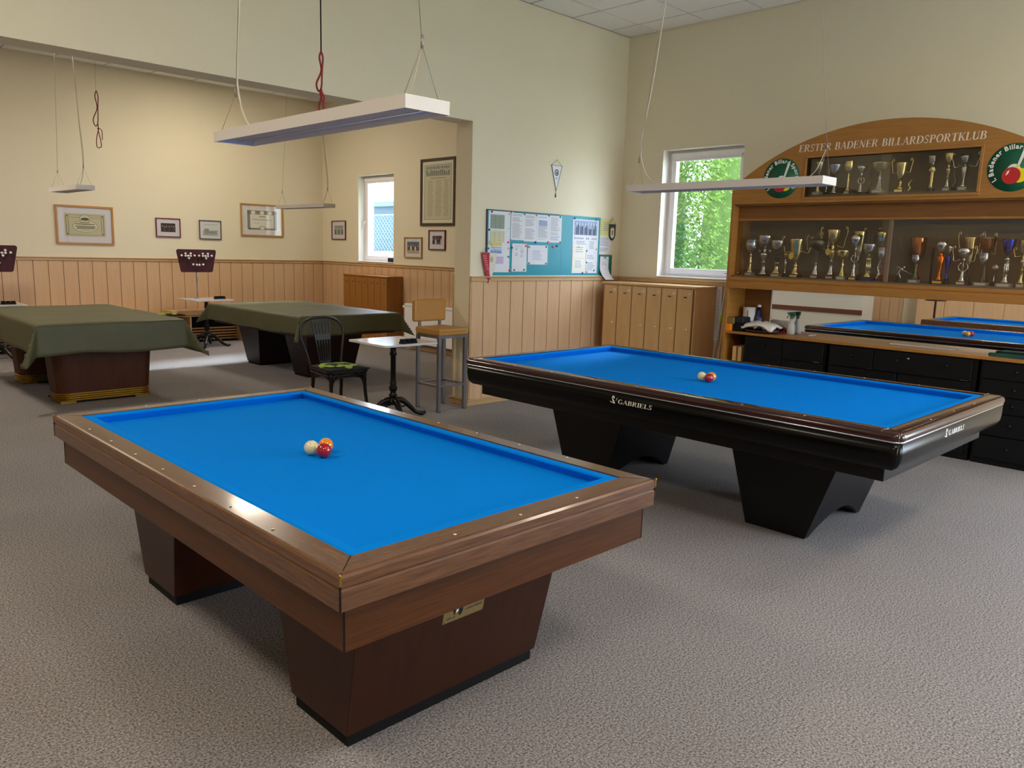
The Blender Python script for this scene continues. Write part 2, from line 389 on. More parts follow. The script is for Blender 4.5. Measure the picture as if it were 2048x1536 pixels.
# ------------------------------------------------------------------ outside
m_ground = mat('outdoor_paving', '#b9b6ac', .9, col2='#8d9a78', nscale=1.2)
q = B(); q.box(XR+.32, 40, -30, 45, -.3, -.15, m_ground); q.box(-30, XR+.32, -30, YF-.3, -.3, -.15, m_ground); structure(q.obj('ground_outside'))
m_leafA = mat('thuja_green', '#7fa653', .6, col2='#63893a', nscale=2.5); m_bark = mat('thuja_bark', '#5b4334', .9, bump=.5, bscale=30)
def thuja(cx, cy, R_, h, n, label, seed):
    rnd = random.Random(seed); t = thing('thuja_tree', label, 'tree', (cx, cy, -.15), group='thuja trees outside the right window')
    q = B(); 
    for dx, dy in ((0, 0), (-.05, .18)): q.tube(bez([(dx, dy, 0), (dx-.1, dy+.05, 1.2), (dx+.02, dy-.05, 2.4), (dx, dy, h*.85)], 5), [.10, .10, .1, .09, .09, .09, .08, .08, .08, .07, .06, .06, .05, .04, .04, .03][:16], m_bark, 8)
    q.obj('trunk', t)
    vs_, fs = [], []
    for k in range(n):
        z = rnd.random()*h; rad = R_*(1-.35*z/h)*(.8+.25*math.sin(z*5+k % 7)+.12*rnd.random()); a = rnd.random()*2*PI
        # sparse gap so the trunk shows
        if abs(((a-PI-.3+PI) % (2*PI))-PI) < .16 and rnd.random() < .85: continue
        p = Vector((rad*math.cos(a), rad*math.sin(a), z))
        out = Vector((math.cos(a), math.sin(a), .7+rnd.random()*.6)).normalized(); side = Vector((-math.sin(a), math.cos(a), rnd.uniform(-.6, .6))).normalized()
        for br in range(4):
            ang = rnd.uniform(-1.1, 1.1); d = (out*math.cos(ang)+side*math.sin(ang)).normalized(); L_ = rnd.uniform(.035, .075); wv = d.cross(Vector((rnd.uniform(-1, 1), rnd.uniform(-1, 1), rnd.uniform(-1, 1)))).normalized()*rnd.uniform(.006, .013)
            i0 = len(vs_); vs_ += [p-wv*.4, p+d*L_*.55-wv, p+d*L_, p+d*L_*.55+wv]; fs.append((i0, i0+1, i0+2, i0+3))
    me = bpy.data.meshes.new('foliage'); me.from_pydata([tuple(v) for v in vs_], [], fs); me.materials.append(m_leafA)
    o = bpy.data.objects.new('foliage', me); C.objects.link(o); o.parent = t; o['kind'] = 'stuff'
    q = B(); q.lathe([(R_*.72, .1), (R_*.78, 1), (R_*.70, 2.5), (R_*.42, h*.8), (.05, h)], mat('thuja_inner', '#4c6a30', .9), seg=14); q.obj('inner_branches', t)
thuja(10.25, 5.85, .78, 4.6, 24000, 'left thuja tree seen through the right window', 1)
thuja(10.2, 7.40, .78, 4.8, 24000, 'thuja tree with bare trunk in the middle of the right window', 2)
thuja(10.4, 8.96, .78, 4.6, 14000, 'far thuja tree behind the left edge of the right window', 3)
thuja(10.4, 4.28, .76, 4.5, 8000, 'near thuja tree hidden mostly by the trophy cabinet', 4)
# shed and chain-link fence behind window 1
q = B(); q.box(11.6, 13.0, 12.5, 16.9, -.15, 2.6, mat('shed_panel', '#123540', .7)); sh = tag(q.obj('garden_shed'), 'dark teal garden shed behind the wire fence outside', 'shed')
q = B(); q.box(11.5, 13.1, 12.4, 17.0, 2.6, 2.72, flat('#2c4650')); q.obj('roof', sh)
q = B(); q.box(10.55, 10.75, 12.3, 17.0, -.15, 1.52, flat('#d8d6ce', .9)); tag(q.obj('glare_wall', bevel=.02), 'low pale wall added for the white glare in front of the wire fence', 'wall')  # added pale wall, stands in for the white glare below the shed
t = thing('shrub', 'small green shrub growing before the added pale wall', 'plant', (10.3, 14.15, -.15)); rnd = random.Random(5); q = B()
for k in range(160):
    a = rnd.random()*2*PI; z = rnd.random()*1.68; p = Vector((.16*rnd.random()*math.cos(a), .2*rnd.random()*math.sin(a), z)); d = Vector((math.cos(a), math.sin(a), rnd.uniform(.3, 1))).normalized()*.09; sd = d.cross(Vector((0, 0, 1))).normalized()*.025
    q.quad(p, p+d*.5-sd, p+d, p+d*.5+sd, m_leafA)
q.obj('leaves', t, kind='stuff'); q = B(); q.tube([(0, 0, 0), (0.01, 0, 1.5)], .012, m_bark, 6); q.obj('stem', t)
fz0, fz1, fy0, fy1 = 1.1, 2.36, 12.5, 17.0
m_fence = mat('galvanised_wire', '#6f8f96', .5)
fence = thing('chain_link_fence', 'galvanised chain link fence outside the far narrow window', 'fence', (11, 14.7, -.15))
q = B(); s_ = .085; Hf = fz1+.15; yy = -2.2
def fw_(y0, y1, z0, z1): q.tube([(0, y0, z0), (0, y1, z1)], .004, m_fence, 3)
k = -2.2-Hf
while k < 2.2:
    for sg in (1, -1):
        za = max(0, -2.2-k); zb = min(Hf, 2.2-k)
        if zb > za: fw_(sg*(k+za), sg*(k+zb), za, zb)
    k += s_*1.41
q.obj('wire_mesh', fence, kind='stuff')
for yy in (-2.2, 0, 2.2):
    q = B(); q.tube([(0.02, yy, 0), (0.02, yy, Hf+.05)], .025, m_fence, 8); q.obj('post', fence)
q = B(); q.tube([(0, -2.2, Hf), (0, 2.2, Hf)], .012, m_fence, 6); q.obj('top_wire', fence)

# ------------------------------------------------------------------ billiard table builder
def ring_side(x0, x1, y0, y1, prof, rc, side, m, arc=5, closed=True, q=None):
    """one mitred side of a frame: profile [(inset, z)] swept round the rectangle"""
    q = q or B()
    cor = {0: (x0, y0, 1, 1), 1: (x1, y0, -1, 1), 2: (x1, y1, -1, -1), 3: (x0, y1, 1, -1)}
    a, c = cor[side], cor[(side+1) % 4]
    vs_ = []; n = len(prof)
    def pts(cn, first):
        X, Y, sx, sy = cn; out = []
        A0 = math.atan2(-sy, -sx)      # diagonal outwards
        # travel direction is counter-clockwise
        for i in range(arc+1):
            t = i/arc*PI/4
            ang = (A0 + t) if first else (A0 - PI/4 + t)
            row = []
            for d, z in prof:
                r = max(rc-d, 0); cc = max(rc, d)
                row.append((X+sx*cc+r*math.cos(ang), Y+sy*cc+r*math.sin(ang), z))
            out.append(row)
            if rc == 0: break
        return out
    rows = pts(a, True)+pts(c, False)
    for r in rows: vs_ += r
    fs = []
    for i in range(len(rows)-1):
        for j in range(n if closed else n-1):
            k = (j+1) % n; fs.append((i*n+j, i*n+k, (i+1)*n+k, (i+1)*n+j))
    if closed: fs += [tuple(range(n)), tuple((len(rows)-1)*n+j for j in range(n))]
    q.faces(vs_, fs, m, rc > 0)
    return q
def table_frame(t, W, L, zr, rw, side_m, prof_rail, rc, cl, zb, m_rail):
    """cloth rectangle half sizes; rail width rw; cushions; bed"""
    hx, hy = W/2, L/2; ox, oy = hx+rw, hy+rw
    for s in range(4):
        o = ring_side(-ox, ox, -oy, oy, prof_rail, rc, s, m_rail if not isinstance(m_rail, tuple) else m_rail[s % 2]).obj('rail', t)
        o = ring_side(-hx, hx, -hy, hy, [(0, zr-.004), (.012, zr+.0), (.044, zr-.002), (.047, zr-.008), (.030, zb+.004), (.028, zb), (0, zb)], 0, s, cl).obj('cushion', t)
    q = B(); q.box(-hx+.01, hx-.01, -hy+.01, hy-.01, zb-.03, zb, cl); q.obj('bed_cloth', t)
def inlays(t, W, L, z, off, ref):
    hx, hy = W/2, L/2; me = None; pw_, pl_ = (W-.092)/4, (L-.092)/8
    P = [(s*(hx+off), (k-4)*pl_, 0) for k in range(1, 8) for s in (-1, 1)]+[((k-2)*pw_, s*(hy+off), PI/2) for k in range(1, 4) for s in (-1, 1)]
    for x, y, r in P:
        if me is None:
            q = B(); q.lathe([(.005, 0), (.005, .0012)], m_inlay, seg=10); o = q.obj('sight_inlay', t); me = o.data
        else:
            o = bpy.data.objects.new('sight_inlay', me); C.objects.link(o); o.parent = t
        o.location = (x, y, z)
def tapered_leg(t, x0, x1, yb0, yb1, yt0, yt1, zt, m, pl=.045, dx=.02, ins=.012, gold=False):
    q = B(); q.hexa([(x0, yb0, pl), (x1, yb0, pl), (x1, yb1, pl), (x0, yb1, pl)], [(x0-dx, yt0, zt), (x1+dx, yt0, zt), (x1+dx, yt1, zt), (x0-dx, yt1, zt)], m)
    lg = q.obj('leg', t, bevel=.004)
    q = B(); q.box(x0+ins, x1-ins, yb0+ins, yb1-ins, 0, pl, m_plinth); q.obj('plinth', lg)
    return lg

# ---- brown table in front
BX, BY = 1.696, 2.863
t = thing('carom_table', 'teak-brown carom billiard table with blue cloth in the foreground', 'billiard table', (BX, BY, 0), .0036)
W, L, zr, zb = 1.177, 2.2745, .7822, .745
prof = [(0, .682), (0, .735), (.004, .741), (0, .747), (0, .772), (.006, .779), (.014, .7815), (.092, .7835), (.092, .70), (.03, .68)]
table_frame(t, W, L, zr, .0923, m_teak, prof, 0, m_cloth, zb, (m_teak_x, m_teak_y))
ox, oy = W/2+.0923, L/2+.0923
for s in range(4):
    ring_side(-ox+.03, ox-.03, -oy+.03, oy-.03, [(0, .55), (0, .69), (.025, .69), (.025, .55)], 0, s, m_teak_s).obj('apron', t)
q = B(); q.box(-ox+.05, ox-.05, -oy+.05, oy-.05, .57, .70, m_leg); q.obj('slate_box', t)
inlays(t, W, L, .7835, .058, 0)
for sx in (-1, 1):
    for sy in (-1, 1):
        q = B(); q.box(sx*(ox-.001)-.0025, sx*(ox-.001)+.0025, sy*(oy-.001)-.0025, sy*(oy-.001)+.0025, .752, .779, m_brass); q.sphere((sx*ox, sy*oy, .781), .0045, m_brass, 8, 6); q.obj('corner_cap', t)
        q = B(); q.box(sx*(ox-.001)-.002, sx*(ox-.001)+.002, sy*(oy-.001)-.002, sy*(oy-.001)+.002, .682, .752, m_plinth); q.box(sx*(ox-.031)-.002, sx*(ox-.031)+.002, sy*(oy-.031)-.002, sy*(oy-.031)+.002, .552, .681, m_plinth); q.obj('corner_seam', t)
for sx in (-1, 1):
    for sy in (-1, 1):
        q = B(); a_, b_ = Vector((sx*(ox-.008), sy*(oy-.008), 0)), Vector((sx*(ox-.0923), sy*(oy-.0923), 0)); n_ = Vector((-sy, sx, 0)).normalized()*.0013
        q.hexa([a_-n_+Vector((0, 0, .770)), a_+n_+Vector((0, 0, .770)), b_+n_+Vector((0, 0, .770)), b_-n_+Vector((0, 0, .770))], [a_-n_+Vector((0, 0, .7812)), a_+n_+Vector((0, 0, .7812)), b_+n_+Vector((0, 0, .7842)), b_-n_+Vector((0, 0, .7842))], m_plinth); q.obj('mitre_joint', t)
lgn = tapered_leg(t, 1.262-BX, 2.135-BX, 1.995-BY, 2.345-BY, 1.885-BY, 2.44-BY, .57, m_leg)
tapered_leg(t, 1.262-BX, 2.135-BX, 3.37-BY, 3.72-BY, 3.275-BY, 3.84-BY, .57, m_leg)
# brass maker's plate on the near leg, partly under the apron; lies in the sloping face
lx0, lx1 = 1.262-BX, 2.135-BX
def leg_face(u, z, out=.0):   # point on the sloping near face
    f = (z-.045)/(.57-.045); return Vector((u, (1.995-BY)+f*(1.885-1.995)-out, z))
q = B(); m_plate = mat('plate_brass', '#8f7d4a', .45, metal=.4); px0, px1 = 1.602-BX, 1.788-BX
q.hexa([leg_face(px0, .343, .001), leg_face(px1, .343, .001), leg_face(px1, .343, -.004), leg_face(px0, .343, -.004)],
       [leg_face(px0, .45, .001), leg_face(px1, .45, .001), leg_face(px1, .45, -.004), leg_face(px0, .45, -.004)], m_plate)
def pf(u, z): return leg_face(px0+u, .343+z, .0018)
m_bk = flat('#07090c'); m_rd = flat('#8a1416')
def fl(poly, m): q.faces([pf(u, z) for u, z in poly], [tuple(range(len(poly)))], m)
fl([(.04, .045), (.046, .028), (.053, .026), (.058, .05), (.066, .06), (.058, .075), (.046, .065)], m_bk)
fl([(.062, .075), (.064, .04), (.07, .018), (.078, .014), (.086, .03), (.087, .052), (.082, .07), (.076, .08)], m_bk)
fl([(.053, .03), (.068, .034), (.064, .05), (.058, .048)], m_mark); fl([(.084, .052), (.087, .05), (.089, .072), (.082, .074)], m_mark)
fl([(.091, .044), (.098, .040), (.1, .047), (.093, .054)], m_rd)
rnd = random.Random(3)
def scribble(u0, u1, z0, h, m):
    u = u0; k = 0
    while u < u1:
        a = h*rnd.uniform(.45, 1); fl([(u, z0), (u+.0018, z0), (u+.0028, z0+a), (u+.001, z0+a)], m); u += .0045; k += 1
        fl([(u-.0045, z0), (u-.0008, z0), (u-.0008, z0+.0012), (u-.0045, z0+.0012)], m)
scribble(.018, .052, .012, .009, m_inkd); scribble(.102, .135, .028, .009, m_inkd); scribble(.14, .172, .028, .010, m_inkd); scribble(.115, .15, .056, .009, m_inkd)
for u, z in ((.006, .006), (.18, .006)): fl([(u-.002, z-.002), (u+.002, z-.002), (u+.002, z+.002), (u-.002, z+.002)], m_inkd)
q.obj('name_plate', lgn, label='gold maker plate with a black figure')

# ---- balls
def ball(name, label, x, y, z, col, dots=None):
    q = B(); q.sphere((0, 0, .0308), .0308, mat('ball_'+name+str(int(x*10)), col, .07, coat=1), 32, 20)
    o = tag(q.obj('billiard_ball', loc=(x, y, z)), label, 'ball')
    if dots:
        q = B()
        for d in dots:
            n = Vector(d).normalized(); c = Vector((0, 0, .0308))+n*.0303; e = n.orthogonal().normalized(); f = n.cross(e)
            q.faces([c+n*.0009]+[c+(e*math.cos(a*PI/5)+f*math.sin(a*PI/5))*.0036+n*.0003 for a in range(10)], [(0, 1+i, 1+(i+1) % 10) for i in range(10)], m_bk)
        q.obj('spot_marks', o)
ball('white', 'ivory white ball touching the red one on the front brown table', 1.643, 2.837, zb, '#e6d9a8')
ball('red', 'red ball nearest the viewer on the front brown table', 1.660, 2.768, zb, '#a60013')
ball('yellow', 'orange-yellow ball behind the red one on the brown table', 1.711, 2.837, zb, '#f08a00')

# ---- black table on the right
KX, KY = 4.687, 2.836; kz = .8088; kb = .771
t = thing('match_table', 'black match billiard table with blue cloth and mahogany rails', 'billiard table', (KX, KY, 0), -.0041)
W, L = 1.52, 2.94; rw = .098; ox, oy = W/2+rw, L/2+rw
prof = [(.006, .766), (0, .776), (0, .790), (.004, .800), (.013, .8075), (.026, .811), (.098, .811), (.098, .75), (.03, .75), (.012, .76)]
table_frame(t, W, L, kz, rw, None, prof, .05, m_cloth, kb, m_mahog)
for s in range(4):
    ring_side(-ox, ox, -oy, oy, [(.004, .760), (.004, .767), (.03, .767), (.03, .760)], .05, s, m_alu).obj('aluminium_strip', t)
    ring_side(-ox, ox, -oy, oy, [(.006, .760), (.006, .70), (.010, .665), (.024, .635), (.05, .617), (.075, .612), (.2, .612), (.2, .76)], .05, s, m_blackgl).obj('apron', t)
q = B(); q.box(-ox+.10, ox-.10, -oy+.10, oy-.10, .54, .615, m_blacksat); q.obj('under_frame', t, bevel=.004)
q = B(); q.box(-ox+.2, ox-.2, -oy+.2, oy-.2, .60, .765, m_blacksat); q.obj('slate_box', t)
for sx in (-1, 1):
    for sy in (-1, 1):
        X0, Y0 = sx*(ox-.0), sy*(oy-.0); q = B()
        q.box(min(X0-sx*.098, X0-sx*.006), max(X0-sx*.098, X0-sx*.006), min(Y0-sy*.105, Y0-sy*.100), max(Y0-sy*.105, Y0-sy*.100), .80, .8118, m_alu); q.obj('corner_joint', t)
inlays(t, W, L, .811, .055, 0)
def arch_leg(sy):
    """leg across the table width, arched underneath; sy=-1 near end"""
    y_in, y_out = sy*.555, sy*.935          # inner and outer at the floor
    ti, to = sy*.40, sy*1.115               # at the top
    x0, x1, zt = 4.300-KX, 5.074-KX, .545
    n = 14; q = B()
    def yz(z, inner): f = z/zt; return (y_in+(ti-y_in)*f) if inner else (y_out+(to-y_out)*f)
    bot = [(x0, 0), (x0+.05, 0)]+[(x0+.05+(x1-x0-.10)*i/n, .125*math.sin(PI*i/n)**.8) for i in range(1, n)]+[(x1-.05, 0), (x1, 0)]
    vs_ = []
    for x, z in bot: vs_ += [(x, yz(z, True), z), (x, yz(z, False), z), (x, yz(zt, True), zt), (x, yz(zt, False), zt)]
    fs = []
    for i in range(len(bot)-1):
        a, c = 4*i, 4*i+4; fs += [(a, a+1, c+1, c), (a+2, c+2, c+3, a+3), (a, c, c+2, a+2), (a+1, a+3, c+3, c+1)]
    fs += [(0, 2, 3, 1), (4*len(bot)-4, 4*len(bot)-3, 4*len(bot)-1, 4*len(bot)-2)]
    q.faces(vs_, fs, m_blacksat)
    bmesh.ops.remove_doubles(q.bm, verts=q.bm.verts[:], dist=.0001); q.obj('leg', t, bevel=.004)
arch_leg(-1); arch_leg(1)
ball('whiteb', 'white spotted ball left of the red one on the black table', 4.633, 2.861, kb, '#e8ddb0', [(-.55, -.75, -.25), (.4, -.6, .7), (-.9, .2, .4)])
ball('redb', 'red ball in front of the other two on the black table', 4.613, 2.795, kb, '#a00012')
ball('yellowb', 'yellow spotted ball right behind the red one on the black table', 4.682, 2.815, kb, '#e89418', [(.2, -.95, -.15), (-.4, -.6, .7)])

# ------------------------------------------------------------------ lettering
T_, t_ = .19, .065
def seg2(p0, p1, w0=None, w1=None, italic=.0):
    d = Vector((p1[0]-p0[0], p1[1]-p0[1])); 
    if d.length < 1e-6: return None
    d.normalize(); n = Vector((-d.y, d.x))
    w = t_+(T_-t_)*abs(d.y)**1.5; w0 = w if w0 is None else w0; w1 = w0 if w1 is None else w1
    return [(p0[0]+n.x*w0/2, p0[1]+n.y*w0/2), (p0[0]-n.x*w0/2, p0[1]-n.y*w0/2), (p1[0]-n.x*w1/2, p1[1]-n.y*w1/2), (p1[0]+n.x*w1/2, p1[1]+n.y*w1/2)]
def arcp(cx, cy, rx, ry, a0, a1, n=10): return [(cx+rx*math.cos(math.radians(a0+(a1-a0)*i/n)), cy+ry*math.sin(math.radians(a0+(a1-a0)*i/n))) for i in range(n+1)]
def stroke(pts, w=None): return [seg2(pts[i], pts[i+1], w) for i in range(len(pts)-1)]
def stem(x, y0=0, y1=1, s0=True, s1=True, w=T_):
    o = [[(x-w/2, y0), (x+w/2, y0), (x+w/2, y1), (x-w/2, y1)]]
    if s0: o.append([(x-w/2-.08, y0), (x+w/2+.08, y0), (x+w/2+.08, y0+.035), (x-w/2-.08, y0+.035)])
    if s1: o.append([(x-w/2-.08, y1-.035), (x+w/2+.08, y1-.035), (x+w/2+.08, y1), (x-w/2-.08, y1)])
    return o
def bar(x0, x1, y): return [[(x0, y-.025), (x1, y-.025), (x1, y+.025), (x0, y+.025)]]
def vt(x, y0, y1): return [[(x-.025, y0), (x+.025, y0), (x+.025, y1), (x-.025, y1)]]
GL = {
 'E': (.72, stem(.16)+bar(.2, .62, .975)+bar(.2, .48, .52)+bar(.2, .66, .025)+vt(.61, .78, 1)+vt(.65, 0, .24)+vt(.48, .42, .62)),
 'R': (.80, stem(.16)+stroke(arcp(.34, .75, .24, .225, 90, -90, 10))+bar(.2, .36, .975)+bar(.2, .36, .525)+stroke([(.38, .52), (.66, .02)], .13)+bar(.6, .82, .02)),
 'S': (.62, stroke([(.50, .86)]+arcp(.30, .74, .19, .235, 50, 180, 8)+[(.14, .66), (.24, .56), (.36, .47), (.47, .36)]+arcp(.29, .25, .2, .225, 10, -140, 9), .095)+vt(.51, .76, .97)+vt(.09, .03, .24)),
 'T': (.74, stem(.37, s1=False)+bar(.04, .70, .975)+vt(.06, .76, 1)+vt(.68, .76, 1)),
 'B': (.74, stem(.16)+stroke(arcp(.34, .755, .21, .22, 90, -90, 10))+stroke(arcp(.36, .275, .25, .25, 90, -90, 10))+bar(.2, .36, .975)+bar(.2, .38, .53)+bar(.2, .38, .025)),
 'A': (.80, stroke([(.08, .02), (.40, 1)], .055)+stroke([(.38, 1), (.68, .02)], .15)+bar(.2, .56, .33)+bar(-.02, .2, .02)+bar(.54, .82, .02)),
 'D': (.84, stem(.16)+stroke(arcp(.32, .5, .42, .475, 90, -90, 14))+bar(.2, .34, .975)+bar(.2, .34, .025)),
 'N': (.84, stem(.14, w=.055)+stroke([(.14, .98), (.66, .03)], .15)+stem(.68, w=.055, s0=False)),
 'I': (.34, stem(.17)),
 'L': (.66, stem(.16)+bar(.2, .60, .025)+vt(.59, 0, .26)),
 'P': (.72, stem(.16)+stroke(arcp(.34, .73, .25, .245, 90, -90, 10))+bar(.2, .36, .975)+bar(.2, .36, .485)),
 'O': (.86, stroke(arcp(.42, .5, .33, .475, 0, 360, 24))),
 'K': (.80, stem(.16)+stroke([(.26, .42), (.62, .97)], .055)+stroke([(.36, .56), (.68, .02)], .14)+bar(.52, .74, .98)+bar(.58, .82, .02)),
 'U': (.82, stem(.16, .3, 1, s0=False)+stroke(arcp(.40, .3, .25, .275, 180, 360, 10))+stem(.65, .3, 1, s0=False, w=.055)),
 'G': (.84, stroke(arcp(.42, .5, .33, .475, 55, 330, 20))+stem(.68, .05, .42, s0=False)+vt(.62, .76, .98)),
 ' ': (.42, []),
}
def serif_text(q, s, height, m, place, sp=.04, width=None):
    """place(u, v) -> 3d point; returns total width"""
    tot = sum(GL[c][0]+sp for c in s)-sp; kx = height if width is None else width/tot
    u = 0
    for c in s:
        wd, polys = GL[c]
        for p in polys:
            if p: q.faces([place((u+a+.10*bq)*kx, bq*height) for a, bq in p], [tuple(range(len(p)))], m)
        u += wd+sp
    return tot*kx
_gc = {}
def sans_glyph(c, bold=.03):
    if c in _gc: return _gc[c]
    cu = bpy.data.curves.new('glyph', 'FONT'); cu.body = c; cu.size = 1; cu.offset = bold; cu.resolution_u = 2
    o = bpy.data.objects.new('glyph', cu); C.objects.link(o); dg = bpy.context.evaluated_depsgraph_get(); dg.update()
    me = bpy.data.meshes.new_from_object(o.evaluated_get(dg)); vs_ = [tuple(v.co) for v in me.vertices]; fs = [tuple(p.vertices) for p in me.polygons]
    bpy.data.objects.remove(o); bpy.data.curves.remove(cu); bpy.data.meshes.remove(me)
    xs = [v[0] for v in vs_] or [0, .25]
    _gc[c] = (vs_, fs, min(xs), max(xs)); return _gc[c]
def sans_text(q, s, size, m, place, center=False, sp=.06, bold=.02):
    tot = 0; items = []
    for c in s:
        if c == ' ': tot += .3; continue
        vs_, fs, a, e = sans_glyph(c, bold); items.append((tot, vs_, fs, a)); tot += e-a+sp
    for u, vs_, fs, a in items:
        q.faces([place((u+x-a-(tot/2 if center else 0))*size, y*size) for x, y, z in vs_], fs, m)
    return tot*size

# maker lettering with a small bust mark on the black table
def gabriels(side, u0, z0, h, wd):
    q = B()
    if side == 'x': P = lambda u, v: (-ox+.0045, (u0-u)-KY, z0+v)
    else: P = lambda u, v: (u0+u-KX, -oy+.0045, z0+v)
    def F2(poly): q.faces([P(u*h, v*h) for u, v in poly], [tuple(range(len(poly)))], m_mark)
    F2([(-.15, .3), (.1, .02), (.7, -.1), (.65, .02), (.2, .12)]); F2([(.3, .85), (.55, 1.3), (.95, 1.25), (1.0, .8), (.85, .75), (.7, 1.0), (.5, .95), (.45, .7)])
    F2([(.5, .7), (.62, .95), (.72, .55), (.95, .35), (1.15, -.1), (.8, -.15), (.6, .25), (.4, .5)])
    F2([(1.3, .55), (1.6, 1.05), (1.68, 1.02), (1.38, .5)])
    k = 1.75*h
    serif_text(q, 'GABRIELS', h*.8, m_mark, lambda u, v: P(u+k, v), .06, width=wd-k)
    q.obj('maker_lettering', t)
gabriels('x', 3.005, .692, .034, .315)
gabriels('y', 4.455, .707, .033, .31)

# ------------------------------------------------------------------ covered tables in the back room
def cover(label, x0, x1, y0, y1, z, drop, seed, group):
    """square-cut sheet draped over a table, corners falling as pointed folds"""
    rnd = random.Random(seed); q = B(); from mathutils import noise as N
    cx, cy = (x0+x1)/2, (y0+y1)/2; hx, hy = (x1-x0)/2+.012, (y1-y0)/2+.012; d = drop
    def axis_pts(h): return [-h-d*k/9 for k in range(9, 0, -1)]+[-h-d*.03, -h]+[-h+2*h*i/24 for i in range(1, 24)]+[h, h+d*.03]+[h+d*k/9 for k in range(1, 10)]
    us, vs2 = axis_pts(hx), axis_pts(hy); grid = []
    for v in vs2:
        row = []
        for u in us:
            a, c = max(abs(u)-hx, 0), max(abs(v)-hy, 0); sx = 1 if u > 0 else -1; sy = 1 if v > 0 else -1
            px, py, pz = max(-hx, min(hx, u)), max(-hy, min(hy, v)), 0
            if a == 0 and c == 0: pz = .006*N.noise(Vector((u*2.2+seed, v*2.2, 0)))+.004+.010*max(0, N.noise(Vector((u*1.1, v*4+u*3, seed))))
            else:
                mn, mxx = min(a, c), max(a, c); out = .55*mn
                px += sx*out*(1.15 if a >= c else .85); py += sy*out*(.85 if a >= c else 1.15)
                wob = .016*N.noise(Vector((u*3+seed, v*3, 1)))*(mxx/d)
                if a > 0: px += sx*(.012+wob+.03*mxx)
                if c > 0: py += sy*(.012+wob+.03*mxx)
                pz = -mxx*.97 - .28*mn + .02*N.noise(Vector((u*2.5, v*2.5, seed+3)))*(mxx/d)
            row.append((px, py, pz))
        grid.append(row)
    nu = len(us); verts = [p for r in grid for p in r]
    fs = [(j*nu+i, j*nu+i+1, (j+1)*nu+i+1, (j+1)*nu+i) for j in range(len(vs2)-1) for i in range(nu-1)]
    q.faces(verts, fs, m_cover, True)
    o = q.obj('table_cover', loc=(cx, cy, z)); md = o.modifiers.new('thickness', 'SOLIDIFY'); md.thickness = .003; md.offset = 1
    tag(o, label, 'table cover', group)
def covered_table(name, label, x0, x1, y0, y1, body, legm, legs, taper, gold=False):
    cx, cy = (x0+x1)/2, (y0+y1)/2; t = thing(name, label, 'billiard table', (cx, cy, 0)); hx, hy = (x1-x0)/2, (y1-y0)/2
    for s in range(4):
        ring_side(-hx, hx, -hy, hy, [(0, .70), (0, .775), (.01, .79), (.10, .795), (.10, .70)], 0, s, body).obj('rail', t)
        ring_side(-hx+.03, hx-.03, -hy+.03, hy-.03, [(0, .56), (0, .70), (.03, .70), (.03, .56)], 0, s, body).obj('apron', t)
    q = B(); q.box(-hx+.06, hx-.06, -hy+.06, hy-.06, .58, .75, m_cloth); q.obj('bed_cloth', t)
    for (lx0, lx1, ly0, ly1) in legs:
        a0, a1, c0, c1 = lx0-cx, lx1-cx, ly0-cy, ly1-cy
        if not gold:
            tapered_leg(t, a0, a1, c0, c1, c0-taper, c1+taper, .57, legm, .03, .07, .01)
        else:
            def rr(dx, z, rc=.1):   # leg with rounded left and right ends
                pts = []
                for X, Y, s0 in ((a1-rc+dx, c0+rc-dx*.3, -90), (a1-rc+dx, c1-rc+dx*.3, 0), (a0+rc-dx, c1-rc+dx*.3, 90), (a0+rc-dx, c0+rc-dx*.3, 180)):
                    for k in range(6): a = math.radians(s0+18*k); pts.append((X+rc*math.cos(a), Y+rc*math.sin(a), z))
                return pts
            q = B(); r0, r1 = rr(0, .10), rr(.035, .57); n = len(r0)
            q.faces(r0+r1, [tuple(range(n-1, -1, -1)), tuple(range(n, 2*n))]+[(i, (i+1) % n, n+(i+1) % n, n+i) for i in range(n)], legm)
            lg = q.obj('leg', t, smooth=False)
            for k in range(4):
                q = B(); z0 = .022+k*.021
                rows = [rr(-.004, z0+.001), rr(.008, z0+.006), rr(.008, z0+.013), rr(-.004, z0+.019)]; V = [p for r in rows for p in r]
                q.faces(V, [(j*n+i, j*n+(i+1) % n, (j+1)*n+(i+1) % n, (j+1)*n+i) for j in range(3) for i in range(n)]+[tuple(range(n-1, -1, -1)), tuple(range(3*n, 4*n))], m_brass); q.obj('brass_band', lg)
            q = B(); q.box(a0+.12, a1-.12, c0+.03, c1-.03, 0.005, .03, m_plinth)
            for xx in (a0+.09, a1-.09): q.box(xx-.07, xx+.07, c0+.02, c1-.02, 0, .024, m_brass)
            q.obj('foot', lg)
    return t
m_legbr = mat('dark_brown_leg', '#4a2610', .55, col2='#3d1e0c', nscale=3, stretch=(6, 6, 1), spec=.25)
m_legmh = mat('dark_mahogany_leg', '#220e10', .45, spec=.3)
m_bodymh = mat('mahogany_body', '#3a1a14', .3)
covered_table('antique_table', 'covered billiard table with brass-banded brown legs at far left', 1.985, 3.32, 8.33, 10.62, m_teak_s, m_legbr, [(2.15, 3.03, 8.46, 8.84), (2.15, 3.03, 9.86, 10.22)], .02, True)
covered_table('dark_table', 'covered billiard table with dark mahogany legs beside the bistro chair', 4.53, 5.89, 8.03, 10.38, m_bodymh, m_legmh, [(4.92, 5.58, 8.56, 8.90), (4.92, 5.58, 9.80, 10.16)], .12)
cover('olive green cover draped over the brass-legged table at far left', 1.985, 3.32, 8.33, 10.62, .798, .30, 2, 'olive billiard table covers')
cover('olive green cover draped over the dark mahogany table near the far window', 4.53, 5.89, 8.03, 10.38, .798, .215, 9, 'olive billiard table covers')
